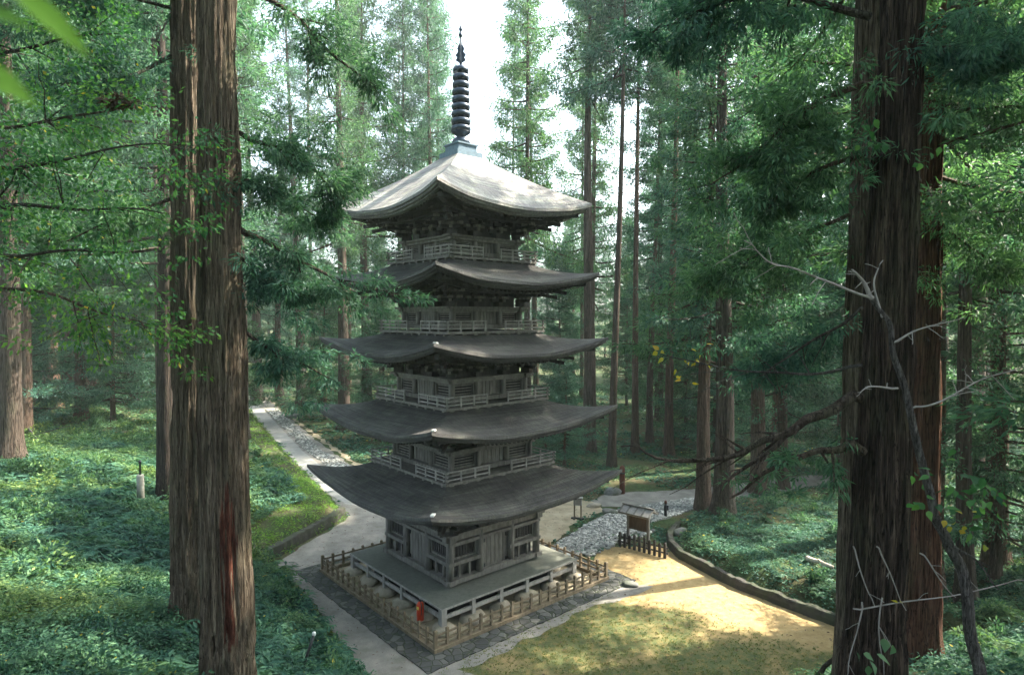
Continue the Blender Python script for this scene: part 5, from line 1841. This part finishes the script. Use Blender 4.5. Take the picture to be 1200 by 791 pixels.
def fern_plants(name, region, seed, zones):
    r = np.random.default_rng(seed)
    Vall = []
    for (d0, d1, n, size, nf, npair) in zones:
        dep = np.sqrt(r.uniform(d0 ** 2, d1 ** 2, n * 4)); u = r.uniform(-80, 1280, n * 4)
        a = (u - 600) / FOC
        x = CAM[0] + dep * (math.cos(YAW) * a + math.sin(YAW)); y = CAM[1] + dep * (-math.sin(YAW) * a + math.cos(YAW))
        cl = 0.5 + 0.5 * np.sin(x * 0.9 + 2.0 * np.sin(y * 0.8)) * np.cos(y * 1.1 - x * 0.5)
        ok = region(x, y, u, dep) & (r.uniform(size=x.shape) < 0.2 + cl)
        x, y = x[ok][:n], y[ok][:n]
        z = height(x, y)
        m = len(x)
        s = size * r.uniform(0.55, 1.35, m)
        az = r.uniform(0, 6.28, (m, nf))
        el = r.uniform(0.35, 1.15, (m, nf))
        t = np.linspace(0.15, 1, npair)[None, None, :, None]
        o = np.stack([np.cos(az), np.sin(az)], -1)
        L = (s[:, None] * r.uniform(0.7, 1.2, (m, nf)))[..., None, None]
        hor = L * t * np.cos(el)[..., None, None] * (0.7 + 0.5 * t)
        P = np.concatenate([np.array([x, y]).T[:, None, None, :] + o[:, :, None, :] * hor, z[:, None, None, None] + L * (np.sin(el)[..., None, None] * t * 1.25 - 0.75 * t * t * np.sin(el)[..., None, None])], -1)
        side = np.stack([-np.sin(az), np.cos(az), np.zeros_like(az)], -1)[:, :, None, :]
        fw = np.concatenate([o, np.zeros((m, nf, 1))], -1)[:, :, None, :]
        ll = L[..., 0] * 0.42 * np.sin(PI * np.clip(t[..., 0] * 0.9 + 0.08, 0, 1)) + 0.02
        for sg in (-1, 1):
            D = side * sg + fw * 0.55 + r.normal(size=P.shape) * 0.18
            D[..., 2] -= 0.22
            N = r.normal(size=P.shape) * 0.2 + np.array([0, 0, 1.0]) + fw * 0.3
            Vall.append(leaf_quads(P.reshape(-1, 3), D.reshape(-1, 3), N.reshape(-1, 3), (ll * r.uniform(0.8, 1.2, ll.shape)).ravel(), (ll * 0.34).ravel()))
    V = np.concatenate(Vall)
    return tag(link(name, np_mesh(name, V, quads_faces(len(V) // 4), [M['fern']])), kind='stuff')

pavs = [np.array(pathL), np.array(court), np.array(yard), np.array(gbed), np.array([(-7.6, 12), (-9.1, 14.3), (-36, 72), (-33, 74), (-6, 18)])]
def off_paths(x, y, m=0.0):
    ok = np.ones(x.shape, bool)
    for p in pavs:
        ok &= ~inside(p, x, y)
    c, s = math.cos(-ROT), math.sin(-ROT)
    lx = c * x - s * y; ly = s * x + c * y
    ok &= (np.maximum(np.abs(lx), np.abs(ly)) > FH + 1.05)
    return ok
LANE_EDGE = [(-9.9, 1.4), (-7, 8.9), (-7.6, 10.2), (-9.4, 14.1), (-16.2, 28.1), (-28, 54.5)]
SPOT = pz(352, 789, 1.2)
def reg_left(x, y, u, dep):
    dl = pdist(LANE_EDGE, x, y, False)
    clear = ((x - SPOT[0]) ** 2 * 2 + (y - SPOT[1] + 0.9) ** 2) > 2.4
    return off_paths(x, y) & ~inside(FLAT, x, y) & (x < 0) & ((dl > 2.6) | (y < 1.0)) & clear & (pdist(FLAT, x, y) > 0.6)
def reg_right(x, y, u, dep):
    w = pdist([(12.4, 5.8), (11.3, 4.2), (10.9, 2.6), (10.95, 1.3), (12.3, -2.3), (15, -6.4), (17.6, -10.4)], x, y, False)
    return off_paths(x, y) & ~inside(FLAT, x, y) & (x >= 0) & (w > 0.45)
def reg_back(x, y, u, dep):
    n = 0.5 + 0.5 * np.sin(x * 0.5 + 1.7 * np.sin(y * 0.31)) * np.cos(y * 0.43)
    return off_paths(x, y) & inside(FLAT, x, y) & (n > 0.15) & (y > 2)
cover('undergrowth', reg_left, 0, 31, [(7, 17, 5200, 22, 0.13, 0.055, 0.95), (14, 27, 11000, 18, 0.13, 0.058, 0.7), (24, 42, 13000, 12, 0.16, 0.075, 0.6), (40, 90, 12000, 9, 0.27, 0.13, 0.7)])
cover('bank_ivy', reg_right, 0, 32, [(7, 20, 6000, 14, 0.12, 0.055, 0.5), (18, 34, 12000, 11, 0.13, 0.065, 0.25), (30, 60, 10000, 9, 0.19, 0.10, 0.3)])
cover('forest_floor_plants', reg_back, 0, 33, [(28, 60, 7000, 7, 0.24, 0.12, 0.22), (55, 110, 9000, 6, 0.42, 0.22, 0.5)])

fern_plants('ferns', reg_left, 35, [(6.5, 15, 900, 0.75, 8, 9), (14, 27, 2300, 0.72, 7, 8), (25, 45, 2600, 0.8, 6, 6)])
fern_plants('bank_ferns', reg_right, 36, [(7, 22, 500, 0.6, 7, 8), (18, 40, 500, 0.45, 6, 7)])
def shrub_mounds(name, region, seed, n, d0, d1, s0, s1, nleaf, ln, mat='cover'):
    r = np.random.default_rng(seed)
    dep = np.sqrt(r.uniform(d0 ** 2, d1 ** 2, n * 8)); u = r.uniform(-60, 1260, n * 8)
    a = (u - 600) / FOC
    x = CAM[0] + dep * (math.cos(YAW) * a + math.sin(YAW)); y = CAM[1] + dep * (-math.sin(YAW) * a + math.cos(YAW))
    ok = region(x, y, u, dep)
    x, y = x[ok][:n], y[ok][:n]
    z = height(x, y)
    m = len(x)
    s = r.uniform(s0, s1, m)
    C = []; RAD = []
    for k in range(7):
        C.append(np.stack([x + r.normal(size=m) * s * 0.45, y + r.normal(size=m) * s * 0.45, z + s * r.uniform(0.25, 1.0, m)], 1)); RAD.append(s * r.uniform(0.25, 0.5, m))
    LV = tuft(r, np.concatenate(C), np.concatenate(RAD), nleaf, ln, ln * 0.45, -0.1, 0.6)
    return tag(link(name, np_mesh(name, LV, quads_faces(len(LV) // 4), [M[mat]])), kind='stuff')
shrub_mounds('low_shrubs', reg_left, 51, 95, 7, 20, 0.35, 0.8, 55, 0.13)
shrub_mounds('slope_shrubs', reg_left, 52, 150, 18, 55, 0.4, 1.1, 45, 0.18, 'fern')
shrub_mounds('bank_shrubs', reg_right, 53, 50, 10, 45, 0.3, 0.7, 45, 0.15)
def reg_lane(x, y, u, dep):
    dl = pdist(LANE_EDGE, x, y, False)
    return off_paths(x, y) & ~inside(FLAT, x, y) & (x < 0) & (dl < 3.2) & (y > 1)
cover('bank_grass', reg_lane, 0, 34, [(28, 45, 5200, 12, 0.2, 0.04, 0.4), (42, 85, 4200, 10, 0.3, 0.07, 0.4)], 'lime')
def litter(name, poly, n, seed):
    r = np.random.default_rng(seed)
    poly = np.array(poly); lo = poly.min(0); hi = poly.max(0)
    p = r.uniform(lo, hi, (n * 4, 2)); p = p[inside(poly, p[:, 0], p[:, 1])][:n]
    m = len(p)
    az = r.uniform(0, 6.28, m)
    B = np.stack([p[:, 0], p[:, 1], height(p[:, 0], p[:, 1]) + r.uniform(0.028, 0.05, m)], 1)
    D = np.stack([np.cos(az), np.sin(az), r.uniform(-0.05, 0.15, m)], 1)
    N = r.normal(size=(m, 3)) * 0.3 + np.array([0, 0, 1.0])
    LV = leaf_quads(B, D, N, r.uniform(0.05, 0.16, m), r.uniform(0.02, 0.06, m))
    tag(link(name, np_mesh(name, LV, quads_faces(m), [M['dead_leaf']])), kind='stuff')
litter('leaf_litter', [(-9, 12), (-10, 2), (-5, -7), (-2, -9), (4, -10), (10, -10), (17, -9.8), (12.3, -2.3), (10.9, 1.3), (9, 9), (0, 12)], 2600, 61)
# grass on the court and along the path edges
def grass(name, polys, n, seed, h, keep=None):
    r = np.random.default_rng(seed)
    Vs = []
    for poly in polys:
        poly = np.array(poly); lo = poly.min(0); hi = poly.max(0)
        p = r.uniform(lo, hi, (n * 4, 2)); p = p[inside(poly, p[:, 0], p[:, 1])]
        if keep is not None: p = p[keep(p[:, 0], p[:, 1], r)]
        p = p[:n]
        m = len(p)
        z = height(p[:, 0], p[:, 1]) + 0.004
        k = 6
        az = r.uniform(0, 6.28, (m, k))
        B = np.stack([p[:, :1] + r.normal(size=(m, k)) * 0.03, p[:, 1:] + r.normal(size=(m, k)) * 0.03, np.repeat(z[:, None], k, 1)], -1).reshape(-1, 3)
        D = np.stack([np.cos(az) * 0.6, np.sin(az) * 0.6, r.uniform(0.5, 1.1, (m, k))], -1).reshape(-1, 3)
        N = r.normal(size=(m * k, 3)) + np.array([0, 0, 0.3])
        Vs.append(leaf_quads(B, D, N, r.uniform(h * 0.5, h * 1.2, m * k), r.uniform(0.012, 0.025, m * k)))
    V = np.concatenate(Vs)
    tag(link(name, np_mesh(name, V, quads_faces(len(V) // 4), [M['grass']])), kind='stuff')
def lawn_keep(x, y, r):
    n = 0.5 + 0.5 * np.sin(x * 1.3 + 2 * np.sin(y * 0.9)) * np.cos(y * 1.7 - x * 0.6)
    c, s = math.cos(-ROT), math.sin(-ROT)
    lx = c * x - s * y; ly = s * x + c * y
    return (r.uniform(size=x.shape) < (lawn_w(x, y) * 1.1 - 0.25) * (0.35 + 0.65 * n)) & (np.maximum(np.abs(lx), np.abs(ly)) > FH + 1.0)
grass('lawn_grass', [court], 4200, 41, 0.06, lawn_keep)
edge = [(-2.6, -9.2), (-4.5, -6.0), (-7.4, -0.7), (-9.8, 1.5), (-10.6, 0.5), (-8.2, -1.8), (-5.4, -6.6), (-3.2, -9.8)]
edge2 = [(-7.5, 10.0), (-9.3, 14.1), (-16.1, 28.1), (-28, 54.5), (-29, 54.5), (-17.2, 28.4), (-10.3, 14.4), (-8.4, 10.2), (-9.6, 6), (-8.9, 4.2), (-7.2, 9.2)]
edge3 = ringpoly(FH + 1.25, 0)
grass('verge_grass', [edge, edge2], 5200, 42, 0.16)

# ------------------------------------------------------------------ haze
HAZE = 0.00045
mb = MB()
mb.box((0, 60, 32), (420, 300, 70))
hzob = mb.build('haze', None)
hm = bpy.data.materials.new('forest haze')
hm.use_nodes = True
ht = hm.node_tree
ht.nodes.clear()
pv = ht.nodes.new('ShaderNodeVolumePrincipled')
pv.inputs['Color'].default_value = (0.86, 0.95, 0.92, 1)
pv.inputs['Density'].default_value = HAZE
pv.inputs['Anisotropy'].default_value = 0.2
ho = ht.nodes.new('ShaderNodeOutputMaterial')
ht.links.new(pv.outputs[0], ho.inputs['Volume'])
hzob.data.materials.clear()
hzob.data.materials.append(hm)
tag(hzob, kind='stuff')
